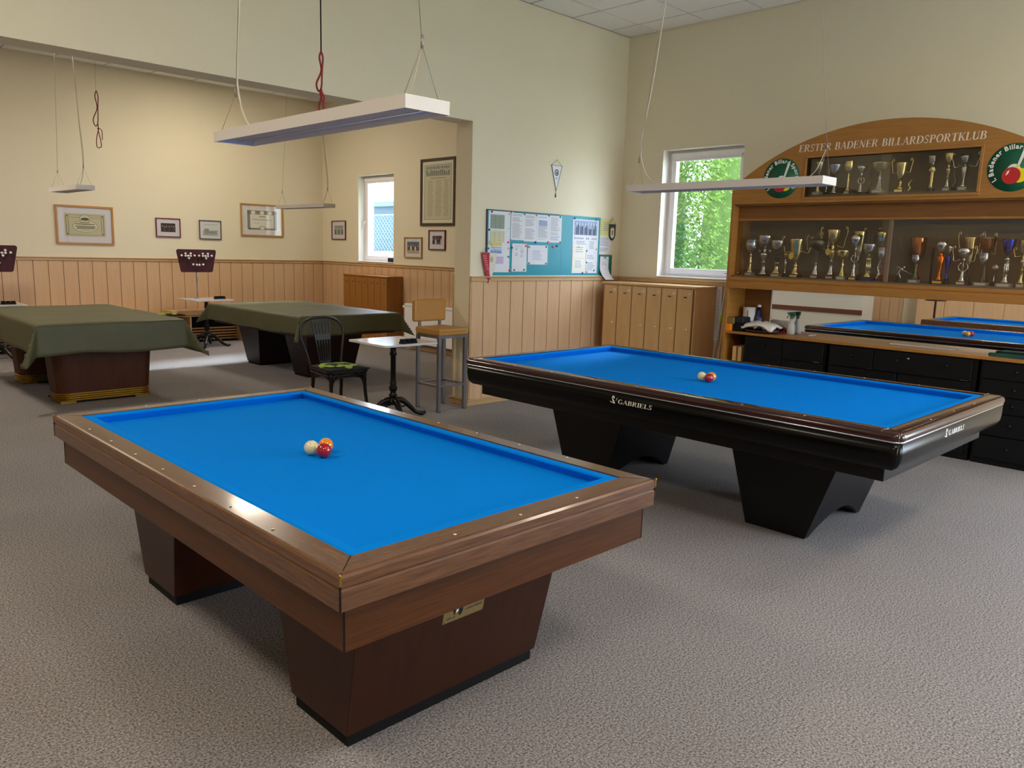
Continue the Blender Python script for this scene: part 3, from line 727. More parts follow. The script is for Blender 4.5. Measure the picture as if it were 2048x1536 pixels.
# sandals under the left table, power box under the dark table
for k, (dx, a) in enumerate(((0, .5), (.13, .8))):
    t = thing('sandal', ('black flat sandal lying nearer the near leg under the brass-legged table', 'black flat sandal behind its pair under the brass-legged table')[k], 'shoe', (2.30+dx, 8.98+dx*.6, 0), a, 'pair of sandals')
    q = B(); q.prism([(-.12, -.03), (-.05, -.045), (.08, -.045), (.13, -.015), (.13, .02), (.08, .045), (-.05, .04), (-.12, .03)], m_plinth, lambda x, y: (x, y, 0), lambda x, y: (x, y, .018)); q.obj('sole', t)
    q = B(); q.tube(bez([(.04, -.045, .01), (.05, -.02, .05), (.05, .02, .05), (.04, .045, .01)], 4), .008, flat('#b9b6ae'), 6); q.tube(bez([(.09, 0, .018), (.06, 0, .045), (.03, .0, .05)], 4), .006, flat('#b9b6ae'), 6); q.obj('strap', t)
t = thing('power_socket', 'white socket box with cable under the dark covered table', 'socket', (5.15, 9.2, 0))
q = B(); q.box(-.05, .05, -.04, .04, .17, .27, m_white); q.obj('box', t, bevel=.006)
q = B(); q.tube([(0.03, -.04, .22), (.03, -.075, .22)], .02, m_plinth, 10); q.obj('plug', t)
q = B(); q.tube(bez([(-.02, -.05, .18), (-.03, -.06, .08), (-.08, -.08, .01), (.03, -.12, .008), (.1, -.1, .02)], 5), .005, m_white, 6); q.box(-.02, .02, .0, .03, 0, .18, m_white); q.obj('cable', t)
# ------------------------------------------------------------------ pendant lamps
def pendant(label, x, y, z, L, Wd, H, cable_end, htop=.17):
    t = thing('pendant_lamp', label, 'lamp', (x, y, z), 0, 'hanging table lamps')
    hx, hy = Wd/2, L/2; q = B(); e = .006
    q.box(-hx, -hx+e, -hy, hy, 0, H, m_lampw); q.box(hx-e, hx, -hy, hy, 0, H, m_lampw); q.box(-hx+e, hx-e, -hy, -hy+e, 0, H, m_lampw); q.box(-hx+e, hx-e, hy-e, hy, 0, H, m_lampw); q.box(-hx+e, hx-e, -hy+e, hy-e, H-.006, H, m_lampw)
    q.obj('housing', t)
    q = B(); n = 9   # two-trough mirror reflector
    for s in (-1, 1):
        pr = [(s*(hx*.5)+hx*.47*math.cos(PI*i/n), .006+(H-.018)*math.sin(PI*i/n)) for i in range(n+1)]
        q.faces([(a, -hy+.05, c) for a, c in pr]+[(a, hy-.05, c) for a, c in pr], [(i, i+1, n+2+i, n+1+i) for i in range(n)], m_lampin, True)
    for s in (-1, 1): q.hexa([(-hx+e, s*(hy-.006), .002), (hx-e, s*(hy-.006), .002), (hx-e, s*(hy-.008), .002), (-hx+e, s*(hy-.008), .002)], [(-hx+e, s*(hy-.05), H-.012), (hx-e, s*(hy-.05), H-.012), (hx-e, s*(hy-.052), H-.012), (-hx+e, s*(hy-.052), H-.012)], m_lampin)
    q.obj('reflector', t)
    for s in (-1, 1):
        q = B(); q.tube([(s*hx*.5, -hy+.06, H*.5), (s*hx*.5, hy-.06, H*.5)], .008, flat('#f2f0ea', .3), 8); q.obj('tube', t)
    for s in (-1, 1):
        yy = s*(hy-.035); q = B(); q.tube([(-hx+.02, yy, H), (0, yy, H+htop), (hx-.02, yy, H)], .0014, m_wire, 5)
        yt = yy-s*.13*(HC-z-H-htop); q.tube([(0, yy, H+htop), (0, yt, HC-z)], .0014, m_wire, 5); q.obj('suspension_wire', t)
        q = B(); q.tube([(0, yy, H+htop-.012), (0, yy, H+htop+.03)], .0055, m_wire, 8); q.obj('wire_gripper', t)
    s = cable_end; yy = s*(hy-.035); yt = yy-s*.13*(HC-z-H-htop); q = B()
    q.tube(bez([(0, yy-s*.16, H), (.002, yy-s*.09, H+.05), (.004, yy-s*.035, H+.13), (.006, yy-s*.006, H+.3), (.004, yy-s*.012-s*.13*(.75-htop), H+.75), (.01, yy-s*.13*((H+.75+HC-z)/2-H-htop)-s*.006, (H+.75+HC-z)/2), (0, yt, HC-z)], 8), .0045, m_cable, 6)
    q.obj('power_cable', t); q = B()
    q.tube(bez([(0, -yy+s*.10, H), (0, -yy+s*.05, H+.05), (0, -yy, H+htop)], 6), .002, m_cable, 5); q.obj('slack_wire', t)
    q = B(); q.lathe([(.03, 0), (.03, -.02), (.008, -.035)], m_white, (0, yt, HC-z), 12); q.obj('ceiling_rose', t)
    return t
pendant('long white pendant lamp with mirror reflector over the front brown table', 1.687, 2.850, 2.048, 1.42, .185, .044, 1)
pendant('long white pendant lamp over the black table, in front of the right window', 4.700, 2.850, 2.045, 1.44, .185, .046, 1)
pendant('small pendant lamp above the brass-legged covered table at far left', 2.55, 9.08, 2.083, .93, .17, .045, -1, .17)
pendant('pendant lamp above the dark covered table near the far window', 5.42, 9.45, 2.083, 1.22, .17, .045, -1, .17)
# red pull cords
def pull_cord(label, x, y, zt, h, black_top):
    t = thing('pull_cord', label, 'cord', (x, y, zt))
    q = B(); q.tube([(0, 0, 0), (0, 0, HC-zt)], .003 if black_top else .0012, m_blackcord if black_top else m_wire, 5); q.obj('hanging_line', t)
    q = B(); e = h
    q.tube(bez([(0, 0, 0), (-.02*e, .02*e, -.1*e), (.0, 0, -.3*e), (-.06*e, .05*e, -.5*e), (-.03*e, .04*e, -.62*e), (.0, 0, -.55*e), (.01*e, -.01*e, -.3*e), (.02*e, -.02*e, -.1*e), (0, 0, 0)], 5), .0038*max(1, e*2.2), m_redcord, 6)
    q.tube(bez([(0, 0, -.58*e), (0, 0, -.68*e), (-.03*e, .03*e, -.85*e), (-.03*e, .03*e, -.98*e), (.0, -.0, -e), (.03*e, -.03*e, -.95*e), (0, 0, -.7*e)], 5), .0034*max(1, e*2.2), m_redcord, 6)
    q.tube(bez([(0, 0, -.68*e), (.04*e, .03*e, -.66*e), (.08*e, .06*e, -.7*e), (.08*e, .06*e, -.85*e)], 5), .0032*max(1, e*2), m_redcord, 6); q.obj('knotted_loop', t)
    q = B(); q.sphere((0, 0, -.66*e), .009*max(1, e*2), m_redcord, 8, 6); q.obj('knot', t)
pull_cord('red knotted pull cord hanging alone at upper left', 2.71, 8.66, 3.04, .54, False)
pull_cord('red and black knotted cord above the front pendant lamp', 1.687, 2.80, 2.335, .235, True)

# ------------------------------------------------------------------ cafe tables with iron pedestals
def pedestal(t, H, rz0=0, feet=4):
    q = B(); q.lathe([(.05, .13), (.058, .16), (.034, .19), (.03, .20), (.044, .215), (.03, .235), (.026, .25), (.038, .27), (.041, .29), (.028, .315), (.034, .33), (.028, .345), (.0255, .36), (.0255, .60), (.034, .605), (.034, .625), (.028, .635), (.028, H-.03), (.06, H-.022), (.06, H-.002)], m_iron, seg=18); q.obj('column', t)
    q = B()
    for k in range(feet):
        a = rz0+k*2*PI/feet; R = lambda r, z, s=0: (r*math.cos(a)-s*math.sin(a), r*math.sin(a)+s*math.cos(a), z)
        q = B(); q.tube(bez([R(.02, .17), R(.09, .165), R(.16, .11), R(.23, .045), R(.30, .02), R(.34, .03)], 5), [.028, .03, .032, .032, .031, .030, .029, .028, .026, .026, .025, .024, .023, .022, .021, .021, .021, .021, .021, .021, .022, .022, .02, .018, .017, .012][:26], m_iron, 8)
        q.tube(bez([R(.05, .13), R(.1, .10), R(.15, .125)], 4), .009, m_iron, 6); q.sphere(R(.31, .017), .019, m_iron, 8, 6, (1.2, 1.2, .8)); q.obj('foot', t)
    q = B(); q.box(-.16, .16, -.02, .02, H-.004, H, m_iron); q.box(-.02, .02, -.16, .16, H-.0041, H-.0001, m_iron); q.obj('top_bracket', t)
def cafe_table(label, x, y, w, H, rz, rf):
    t = thing('cafe_table', label, 'table', (x, y, 0), rz, 'marble-topped cafe tables'); pedestal(t, H-.02, rf)
    q = B(); h = w/2; pts = []
    for cx_, cy_, s0 in ((h-.03, -h+.03, -90), (h-.03, h-.03, 0), (-h+.03, h-.03, 90), (-h+.03, -h+.03, 180)):
        for k in range(4): a = math.radians(s0+30*k); pts.append((cx_+.03*math.cos(a), cy_+.03*math.sin(a)))
    q.prism(pts, m_marble, lambda x, y: (x, y, H-.02), lambda x, y: (x, y, H)); q.obj('marble_top', t, bevel=.003); return t
cafe_table('white marble cafe table on iron foot between bistro chair and bar stool', 4.39, 6.06, .61, .74, 0, -PI/4+.55)
cafe_table('white marble cafe table below the full score board, by the back wall', 5.22, 12.12, .62, .74, .05, -.6)
cafe_table('white marble cafe table at the left picture edge behind the covered table', 2.40, 12.08, .62, .74, 0, .5)
def caddy(label, x, y, z, rz):
    t = thing('chalk_holder', label, 'holder', (x, y, z), rz, 'black chalk holders')
    q = B(); q.box(-.085, .085, -.03, .03, 0, .018, m_plinth); q.obj('tray', t, bevel=.002)
    for k in range(3):
        q = B(); q.box(-.08+.057*k, -.034+.057*k, -.026, .026, .018, .042, m_plinth); q.obj('chalk_block', t, bevel=.003)
caddy('black three-part chalk holder on the cafe table beside the bistro chair', 4.385, 5.82, .74, .02)
caddy('black chalk holder on the cafe table by the back wall', 5.42, 12.08, .74, 0)
caddy('black chalk holder on the cafe table at the left picture edge', 2.52, 11.93, .74, 0)
# score boards with wooden pegs
def score(label, x, y, w, n3):
    t = thing('score_board', label, 'score board', (x, y, .74))
    q = B(); q.lathe([(.05, 0), (.05, .01), (.012, .014)], m_chrome, seg=14); q.tube([(0, 0, .01), (0, 0, .62)], .010, m_chrome, 10); q.obj('stand', t)
    hw, z0, z1 = w/2, .415, .755; q = B()
    pts = []
    for X, Z, s0, sx in ((hw*.80-.025, z0+.02, -90, 1), (hw-.03, z1-.03, 0, 1), (-hw+.03, z1-.03, 90, 1), (-hw*.80+.025, z0+.02, 180, 1)):
        for k in range(4): a = math.radians(s0+30*k); pts.append((X+.03*math.cos(a), Z+.03*math.sin(a)))
    q.prism(pts, m_maroon, lambda a, c: (a, -.03, c), lambda a, c: (a, -.012, c)); q.obj('board', t, bevel=.003)
    kn = []
    for cx_ in (-.15, .12):
        kn += [(cx_+dx, .655) for dx in (-.04, 0, .04)]+[(cx_-.04, .69), (cx_+.04, .69), (cx_+.01, .62)]+[(cx_-.1, .66), (cx_+.1, .66)]
    kn += [(-.02, .52), (.02, .52), (-.075, .525), (.08, .525)]
    me = None
    for a, c in kn:
        if me is None:
            q = B(); q.lathe([(.004, 0), (.004, -.02), (.0155, -.03), (.017, -.042), (.011, -.052)], m_knob, seg=12, axis='y'); o = q.obj('peg', t); me = o.data
        else:
            o = bpy.data.objects.new('peg', me); C.objects.link(o); o.parent = t
        o.location = (a, -.03, c)
score('maroon score board with white pegs, whole in view at the back wall', 5.17, 12.32, .62, 3)
score('maroon score board cut by the left picture edge', 2.43, 12.28, .62, 3)
m_fabric = mat('leaf_print_black', '#121512', .8); m_leafp = mat('leaf_print_green', '#b2d048', .8, col2='#8cb034', nscale=30)
def leaf_cushion(name, t, x0, x1, y0, y1, z, seed, shrink=0):
    rnd = random.Random(seed); q = B(); from mathutils import noise as N
    n = 12; hx, hy = (x1-x0)/2, (y1-y0)/2; cx, cy = (x0+x1)/2, (y0+y1)/2
    top = lambda u, v: (cx+hx*u*(1-shrink*(v+1)/2), cy+hy*v, z+.012+.022*(1-abs(u)**4)*(1-abs(v)**4))
    V = [top(-1+2*i/n, -1+2*j/n) for j in range(n+1) for i in range(n+1)]+[(p[0], p[1], z) for p in [top(-1+2*i/n, -1+2*j/n) for j in range(n+1) for i in range(n+1)]]
    m1 = (n+1)**2; fs = [(j*(n+1)+i, j*(n+1)+i+1, (j+1)*(n+1)+i+1, (j+1)*(n+1)+i) for j in range(n) for i in range(n)]
    fs += [tuple(m1+k for k in reversed(f)) for f in fs[:n*n]]
    for i in range(n):
        for a, c in ((i, i+1), (n*(n+1)+i+1, n*(n+1)+i), ((i+1)*(n+1), i*(n+1)), (i*(n+1)+n, (i+1)*(n+1)+n)): fs.append((a, m1+a, m1+c, c))
    q.faces(V, fs, m_fabric, True)
    for k in range(17):
        u, v, a = rnd.uniform(-.75, .75), rnd.uniform(-.75, .75), rnd.uniform(0, PI); P = []
        for s in range(14):
            b_ = 2*PI*s/14; r = .30*(1+.12*math.cos(3*b_)); uu = u+r*math.cos(b_)*math.cos(a)-r*.5*math.sin(b_)*math.sin(a); vv = v+r*math.cos(b_)*math.sin(a)+r*.5*math.sin(b_)*math.cos(a)
            uu, vv = max(-.98, min(.98, uu)), max(-.98, min(.98, vv)); p = top(uu, vv); P.append((p[0], p[1], p[2]+.0012+.0002*k))
        c_ = top(u, v); q.faces([(c_[0], c_[1], c_[2]+.0016+.0002*k)]+P, [(0, 1+i, 1+(i+1) % 14) for i in range(14)], m_leafp)
    return q.obj(name, t)
# ------------------------------------------------------------------ bistro chair (faces -y)
t = thing('bistro_chair', 'black bentwood bistro chair with leaf-print cushion', 'chair', (4.07, 6.50, 0), -.03)
q = B(); q.tube(bez([(-.165, .245, .44), (-.20, .275, .60), (-.235, .31, .75), (-.20, .325, .855), (-.10, .335, .905), (.0, .335, .912), (.10, .335, .905), (.20, .325, .855), (.235, .31, .75), (.20, .275, .60), (.165, .245, .44)], 6), .0125, m_iron, 10); q.obj('back_hoop', t)
q = B()   # pierced splat: frame strips and slats
def sp_(u, v): w0 = .055+.045*v; return (u*w0*1.05, .25+.085*v, .455+.425*v)
def strip(u0, u1, v0, v1):
    a, b_, c, d = sp_(u0, v0), sp_(u1, v0), sp_(u1, v1), sp_(u0, v1)
    q.hexa([(a[0], a[1]-.005, a[2]), (b_[0], b_[1]-.005, b_[2]), (b_[0], b_[1]+.005, b_[2]), (a[0], a[1]+.005, a[2])], [(d[0], d[1]-.005, d[2]), (c[0], c[1]-.005, c[2]), (c[0], c[1]+.005, c[2]), (d[0], d[1]+.005, d[2])], m_iron)
strip(-1, 1, 0, .10); strip(-1, 1, .56, .70); strip(-1, 1, .94, 1.0)
for k in range(6): strip(-1+.36*k, -1+.36*k+.2, .10, .56); strip(-1+.36*k, -1+.36*k+.2, .70, .94)
q.obj('back_splat', t, bevel=.002)
q = B(); pts = []
sq = [(-.19, -.20), (.20, -.20), (.225, -.15), (.18, .25), (-.18, .25), (-.22, -.15)]
q.prism(sq, m_iron, lambda x, y: (x, y, .425), lambda x, y: (x, y, .452)); q.obj('seat', t, bevel=.008)
q = B(); q.tube([(x*.93, y*.93, .405) for x, y in sq], .012, m_iron, 8, closed=True); q.obj('seat_ring', t)
for lx, ly, ex, ey in ((-.18, -.17, -.20, -.21), (.18, -.17, .20, -.21), (-.155, .22, -.19, .30), (.155, .22, .19, .30)):
    q = B(); q.tube(bez([(lx, ly, .43), (lx*1.02, ly*1.02, .25), (ex, ey, 0)], 5), [.020, .020, .019, .019, .018, .018, .017, .016, .016, .015, .0145], m_iron, 8); q.obj('leg', t)
for (ax, ay), (cx_, cy_) in (((-.18, -.17), (.18, -.17)), ((.18, -.17), (.155, .22)), ((.155, .22), (-.155, .22)), ((-.155, .22), (-.18, -.17))):
    mx_, my_ = (ax+cx_)/2, (ay+cy_)/2; q = B()
    q.tube(bez([(ax*1.03, ay*1.03, .20), (ax*.97+mx_*.03, ay*.97+my_*.03, .30), (ax*.75+mx_*.25, ay*.75+my_*.25, .375), (mx_, my_, .392), (cx_*.75+mx_*.25, cy_*.75+my_*.25, .375), (cx_*.97+mx_*.03, cy_*.97+my_*.03, .30), (cx_*1.03, cy_*1.03, .20)], 5), .0115, m_iron, 8); q.obj('brace_arch', t)
cq = leaf_cushion('seat_cushion', None, -.215, .215, -.20, .22, 0, 5, .12); cq.location = (4.07, 6.49, .453); cq.rotation_euler = (0, 0, -.03)
tag(cq, 'black cushion with lime leaves on the bistro chair', 'cushion')

# ------------------------------------------------------------------ bar stool (faces -y)
def stool(label, x, y, rz, group=None):
    t = thing('bar_stool', label, 'stool', (x, y, 0), rz, group); a = .017
    for sx in (-1, 1):
        for sy in (-1, 1):
            q = B(); X, Y = sx*.168, sy*.168; q.box(X-a, X+a, Y-a, Y+a, 0.004, .762, m_chrome); lg = q.obj('leg', t, bevel=.003)
            q = B(); q.box(X-a+.002, X+a-.002, Y-a+.002, Y+a-.002, 0, .01, m_plinth); q.obj('foot_cap', lg)
    for s in (-1, 1):
        q = B(); q.box(-.151, .151, s*.168-.012, s*.168+.012, .245, .268, m_chrome); q.obj('foot_rail', t, bevel=.002)
        q = B(); q.box(s*.168-.012, s*.168+.012, -.151, .151, .245, .268, m_chrome); q.obj('foot_rail', t, bevel=.002)
        q = B(); q.box(-.151, .151, s*.168-.014, s*.168+.014, .735, .762, m_chrome); q.box(s*.168-.014, s*.168+.014, -.151, .151, .735, .762, m_chrome); q.obj('seat_rail', t)
        q = B(); q.box(s*.13-.014, s*.13+.014, .186, .202, .74, .95, m_chrome); q.obj('back_post', t)
    q = B(); q.box(-.19, .19, -.20, .19, .762, .832, m_tan); q.obj('seat', t, bevel=.016, seg=3)
    q = B(); q.tube([(-.19, -.2, .80), (.19, -.2, .80), (.19, .19, .80), (-.19, .19, .80)], .003, m_tan, 5, closed=True); q.obj('seat_piping', t)
    q = B(); q.box(-.205, .205, .18, .235, .875, 1.10, m_tan); q.obj('backrest', t, bevel=.02, seg=3)
stool('tan leatherette bar stool with square steel legs by the partition end', 5.06, 6.16, 0, None)

# ------------------------------------------------------------------ bench by back wall, heater, lockers
t = thing('wall_bench', 'low wooden bench along the back wall behind the covered tables', 'bench', (4.9, 12.62, 0))
q = B(); q.box(-2.6, 1.15, -.20, .20, .44, .47, m_lockerA); q.obj('seat', t, bevel=.004)
for x in (-2.5, -1.6, -.7, .2, 1.1):
    q = B(); q.box(x-.012, x+.012, -.18, .2, 0, .44, m_lockerA); q.obj('side_board', t)
for k in range(5):
    q = B(); q.box(-2.55, 2.2, .08, .1, .03+.045*k, .055+.045*k, m_lockerA); q.obj('grille_slat', t)
q = B(); q.box(-2.55, 2.2, .12, .13, .0, .42, m_plinth); q.obj('grille_back', t)
cq = leaf_cushion('bench_cushion', None, -.26, .26, -.17, .17, 0, 11); cq.location = (4.72, 12.5, .472); tag(cq, 'leaf-print cushion lying on the back bench', 'cushion')
q = B(); q.box(-.3, .25, -.2, .17, 0, .07, m_lockerA); tag(q.obj('wooden_box', loc=(5.1, 12.60, .47), bevel=.004), 'flat beech box on the bench beside the leaf cushion', 'box')
t = thing('radiator', 'white panel radiator behind the bar stool', 'radiator', (XR-.09, 9.62, .12))
q = B(); q.box(-.05, .04, -.60, .60, 0, .62, m_white); q.obj('panel', t, bevel=.006)
q = B()
for k in range(30): q.box(-.053, -.05, -.58+k*.0395, -.56+k*.0395, .575, .583, m_inkd)
q.obj('vent_slots', t, kind='stuff')
q = B()
for z_ in (.12, .5): q.box(.03, .07, -.5, -.46, z_, z_+.04, m_white); q.box(.03, .07, .46, .5, z_, z_+.04, m_white)
q.obj('bracket', t)
q = B(); q.lathe([(.018, 0), (.024, .02), (.024, .06), (.015, .075)], m_white, (-.0, .62, .56), 12, 'y'); q.tube([(0, .60, .56), (0, .64, .56)], .013, m_plinth, 8); q.obj('thermostat_valve', t)

def lockers(label, x0, x1, y0, y1, z0, z1, n, m, plate, knobz, top_over, group):
    """front faces -x; doors side by side along y"""
    t = thing('locker_cabinet', label, 'locker', (x0, (y0+y1)/2, z0)); h = z1-z0; hy = (y1-y0)/2; d = x1-x0
    q = B(); q.box(.018, d, -hy, hy, 0, h-.022, m); q.obj('body', t, bevel=.002)
    q = B(); q.box(-.01 if top_over else .0, d, -hy-.008*top_over, hy+.008*top_over, h-.022, h, m); q.obj('top_board', t, bevel=.003)
    w = 2*(hy-.02)/n; me = None
    for k in range(n):
        yc = -hy+.02+w*(k+.5)
        if me is None:
            q = B(); q.box(0, .017, -w/2+.006, w/2-.006, .03, h-.035, m); o = q.obj('door', t, bevel=.002); me = o
            q = B(); q.lathe([(.006, 0), (.006, -.012), (.011, -.018), (.008, -.024)], m_knob if plate else m_brass, seg=10, axis='x'); kb_ = q.obj('knob', o, (0, -w*.28, knobz))
            q = B(); q.box(-.003, 0, -.028, .012, h-.125, h-.113, m_inkd); q.obj('name_slot', o)
            if plate: q = B(); q.lathe([(.014, 0), (.014, -.004), (.011, -.006)], m_knob, seg=12, axis='x'); q.lathe([(.004, -.006), (.004, -.008)], m_inkd, seg=8, axis='x'); q.obj('lock', o, (0, -w*.30, h-.085))
            o.location = (0, yc, 0)
        else:
            c = copy_tree(me, t); c.location = (0, yc, 0)
    q = B()
    for k in range(n+1): yc = -hy+.02+w*k; q.box(.004, .0185, yc-.005, yc+.005, .03, h-.035, m_gap)
    q.obj('door_gap', t, kind='stuff')
lockers('beech cue lockers with six narrow doors below the right window', 7.30, XR-.02, 4.665, 5.925, 0.0, 1.285, 6, m_lockerA, True, .82, 1, None)
lockers('orange wooden cue lockers below the far narrow window', 7.44, XR-.02, 10.42, 11.72, .0, 1.15, 7, m_lockerB, False, .36, 0, None)
# paper chart on the wall right of the lockers
q = B(); q.box(-.004, 0, -.0, .14, 0, .60, m_paper)
for k in range(26): q.box(-.005, -.004, .02, .06+.05*random.random(), .03+k*.021, .036+k*.021, m_ink)
for k in range(40): q.box(-.0052, -.004, .131, .139, .01+k*.0147, .018+k*.0147, m_inkd)
tag(q.obj('wall_chart', loc=(XR-.016, 4.60, .69)), 'narrow paper chart hung between lockers and trophy cabinet', 'chart')
# cues and rests leaning against the cabinet side
m_cuew = mat('cue_wood', '#b9824a', .3); m_steel = flat('#a7a9ad', .4)
for k, (nm, lb, y0_, y1_, x0_, x1_, zt, r, m) in enumerate([
    ('bridge_cue', 'grey metal long rest leaning in the gap by the cabinet, leftmost', 4.50, 4.33, 7.38, 7.40, 1.48, .016, m_steel),
    ('billiard_cue', 'thin wooden cue leaning in the gap between the grey rests', 4.42, 4.27, 7.34, 7.37, 1.42, .009, m_cuew),
    ('bridge_cue', 'grey metal rest with yellow sticker leaning nearest the cabinet', 4.37, 4.255, 7.27, 7.30, 1.22, .013, m_steel),
    ('billiard_cue', 'pale wooden cue leaning against the cabinet side panel', 4.30, 4.235, 7.20, 7.22, 1.30, .008, mat('cue_pale', '#c99c6a', .3))]):
    t = thing(nm, lb, 'cue', (x0_, y0_, 0), group='cues leaning beside the cabinet')
    P0, P1 = Vector((0, 0, .005)), Vector((x1_-x0_, y1_-y0_, zt)); q = B(); q.tube([P0, P0.lerp(P1, .5), P1], [r, r*.9, r*.7], m, 8); q.obj('shaft', t)
    q = B(); q.tube([P0, P0.lerp(P1, .02)], r*1.2, m_plinth, 8); q.obj('butt_cap', t)
    if nm == 'bridge_cue': q = B(); e = P0.lerp(P1, .97); q.tube([e+Vector((0, -.03, 0)), e+Vector((0, .05, .0))], .006, m_steel, 6); q.obj('cross_head', t); q = B(); e = P0.lerp(P1, .62); f = P0.lerp(P1, .68); q.tube([e, f], r*1.02, flat('#b6c23a'), 8); q.obj('sticker', t)

# ------------------------------------------------------------------ pictures
def picture(label, wall, a0, a1, z0, z1, frame_m, fw_=.02, mat_w=.05, art=None, cat='picture', tilt=0, matm=None):
    """wall 'b' back (faces -y) or 'r' right (faces -x). a increases to the viewer's right"""
    w_, h_ = (a1-a0)/2, (z1-z0)/2
    loc = ((a0+a1)/2, YB-.002, (z0+z1)/2) if wall == 'b' else (XR-.002, (a0+a1)/2, (z0+z1)/2)
    t = thing('framed_picture', label, cat, loc); t.rotation_euler = (0, 0, 0 if wall == 'b' else -PI/2)
    if tilt: t.rotation_euler = (0, tilt, t.rotation_euler[2]) if wall == 'b' else (tilt, 0, -PI/2)
    d = .022; q = B(); q.box(-w_, w_, -d, 0, -h_, -h_+fw_, frame_m); q.box(-w_, w_, -d, 0, h_-fw_, h_, frame_m); q.box(-w_, -w_+fw_, -d, 0, -h_+fw_, h_-fw_, frame_m); q.box(w_-fw_, w_, -d, 0, -h_+fw_, h_-fw_, frame_m); q.obj('frame', t, bevel=.003)
    q = B(); q.box(-w_+fw_, w_-fw_, -.008, 0, -h_+fw_, h_-fw_, matm or m_matb); q.obj('mount', t)
    q = B(); aw, ah = w_-fw_-mat_w, h_-fw_-mat_w
    def R(x0, x1, y0, y1, m, lift=1): q.box(x0*aw, x1*aw, -.008-.0006*lift, -.008, y0*ah, y1*ah, m)
    def E(cx, cy, rx, ry, m, lift=1):
        q.faces([((cx+rx*math.cos(2*PI*k/24))*aw, -.008-.0006*lift, (cy+ry*math.sin(2*PI*k/24))*ah) for k in range(24)], [tuple(range(24))], m)
    art(R, E, q, aw, ah); q.obj('print', t)
    q = B(); q.box(-w_+fw_-.002, w_-fw_+.002, -.0145, -.0125, -h_+fw_-.002, h_-fw_+.002, m_picglass); q.obj('glass', t)
m_matb = flat('#dcdbe2', .8); m_frO = mat('oak_frame', '#b98440', .35); m_frR = mat('red_frame', '#6d1a22', .35); m_frG = mat('olive_frame', '#4a4632', .4); m_frD = mat('dark_walnut_frame', '#3d2a1a', .3)
pm = {k: flat(v, .7) for k, v in dict(old='#c9c4a4', old2='#d8d3b6', olive='#85836a', dk='#55563f', photo='#2c2a33', skin='#c9a08c', grey='#8d9590', pale='#d2dad2', sepia='#6c554c', teal='#41565a', sand='#c0a070', wine='#5b4348', light='#e6e4dc', gr2='#a4aca0').items()}
def lines(R, x0, x1, ys, m, h=.02, jit=.2, lift=2, rnd=random.Random(8)):
    for y in ys: j = rnd.random()*jit; R(x0+j, x1-rnd.random()*jit, y, y+h, m, lift)
def art_old(R, E, q, aw, ah):
    R(-1, 1, -1, 1, pm['old']); 
    for s in (-1, 1): R(-.93 if s < 0 else .89, -.89 if s < 0 else .93, -.85, .85, pm['olive'], 2); R(-.9, .9, s*.84-.015, s*.84+.015, pm['olive'], 2)
    R(-.80, .80, .62, .65, pm['olive'], 2); R(-.82, -.79, -.7, .65, pm['olive'], 2); R(.79, .82, -.7, .65, pm['olive'], 2)
    E(0, .60, .26, .30, pm['olive'], 3); E(0, .60, .24, .27, pm['old2'], 4); E(0, .52, .20, .12, pm['dk'], 5)
    E(0, -.12, .62, .52, pm['olive'], 3); E(0, -.12, .60, .49, pm['old2'], 4)
    lines(R, -.30, .30, (.20,), pm['dk'], .05, .08, 6); lines(R, -.48, .48, (.06,), pm['dk'], .06, .04, 6); lines(R, -.5, .5, (-.12, -.22, -.31), pm['dk'], .05, .1, 6); lines(R, -.25, .25, (-.44,), pm['olive'], .03, .1, 6)
    for s in (-1, 1):
        for z_ in (-.78, .78): E(s*.86, z_, .07, .08, pm['olive'], 3)
def art_cert(R, E, q, aw, ah):
    R(-1, 1, -1, 1, pm['light']); R(-.92, .92, .55, .92, pm['olive'], 2); R(-.92, -.74, -.9, .6, pm['grey'], 2); R(.74, .92, -.9, .6, pm['grey'], 2); R(-.85, .85, -.92, -.75, pm['olive'], 2)
    for x in (-.55, 0, .5): E(x, .72, .14, .17, pm['light'], 3)
    E(0, -.75, .2, .2, pm['grey'], 3); E(0, -.75, .14, .15, pm['light'], 4)
    lines(R, -.2, .25, (.32,), pm['dk'], .06, .05, 4); lines(R, -.62, .62, (.08, -.0), pm['olive'], .025, .2, 4); lines(R, -.62, 0, (-.3,), pm['olive'], .02, .2, 4)
def art_people(bg_, fg, n=5, extra=None):
    def f(R, E, q, aw, ah):
        R(-1, 1, -1, 1, pm[bg_]); rnd = random.Random(n)
        for k in range(n):
            x = -.8+1.6*k/(n-1)+rnd.uniform(-.05, .05); z_ = rnd.uniform(-.05, .25); R(x-.10, x+.10, -.9, z_, pm[fg if k % 2 else 'photo'], 2); E(x, z_+.12, .08, .14, pm['skin'] if fg != 'gr2' else pm['pale'], 3)
        if extra: extra(R, E)
    return f
def art_faded(R, E, q, aw, ah):
    R(-1, 1, -1, 1, pm['gr2']); R(-1, 1, -.1, .9, pm['pale'], 2); R(-.8, -.2, -.3, .2, pm['grey'], 3); R(-.3, .7, -.6, -.3, pm['grey'], 3); E(-.5, -.45, .2, .25, pm['grey'], 4)
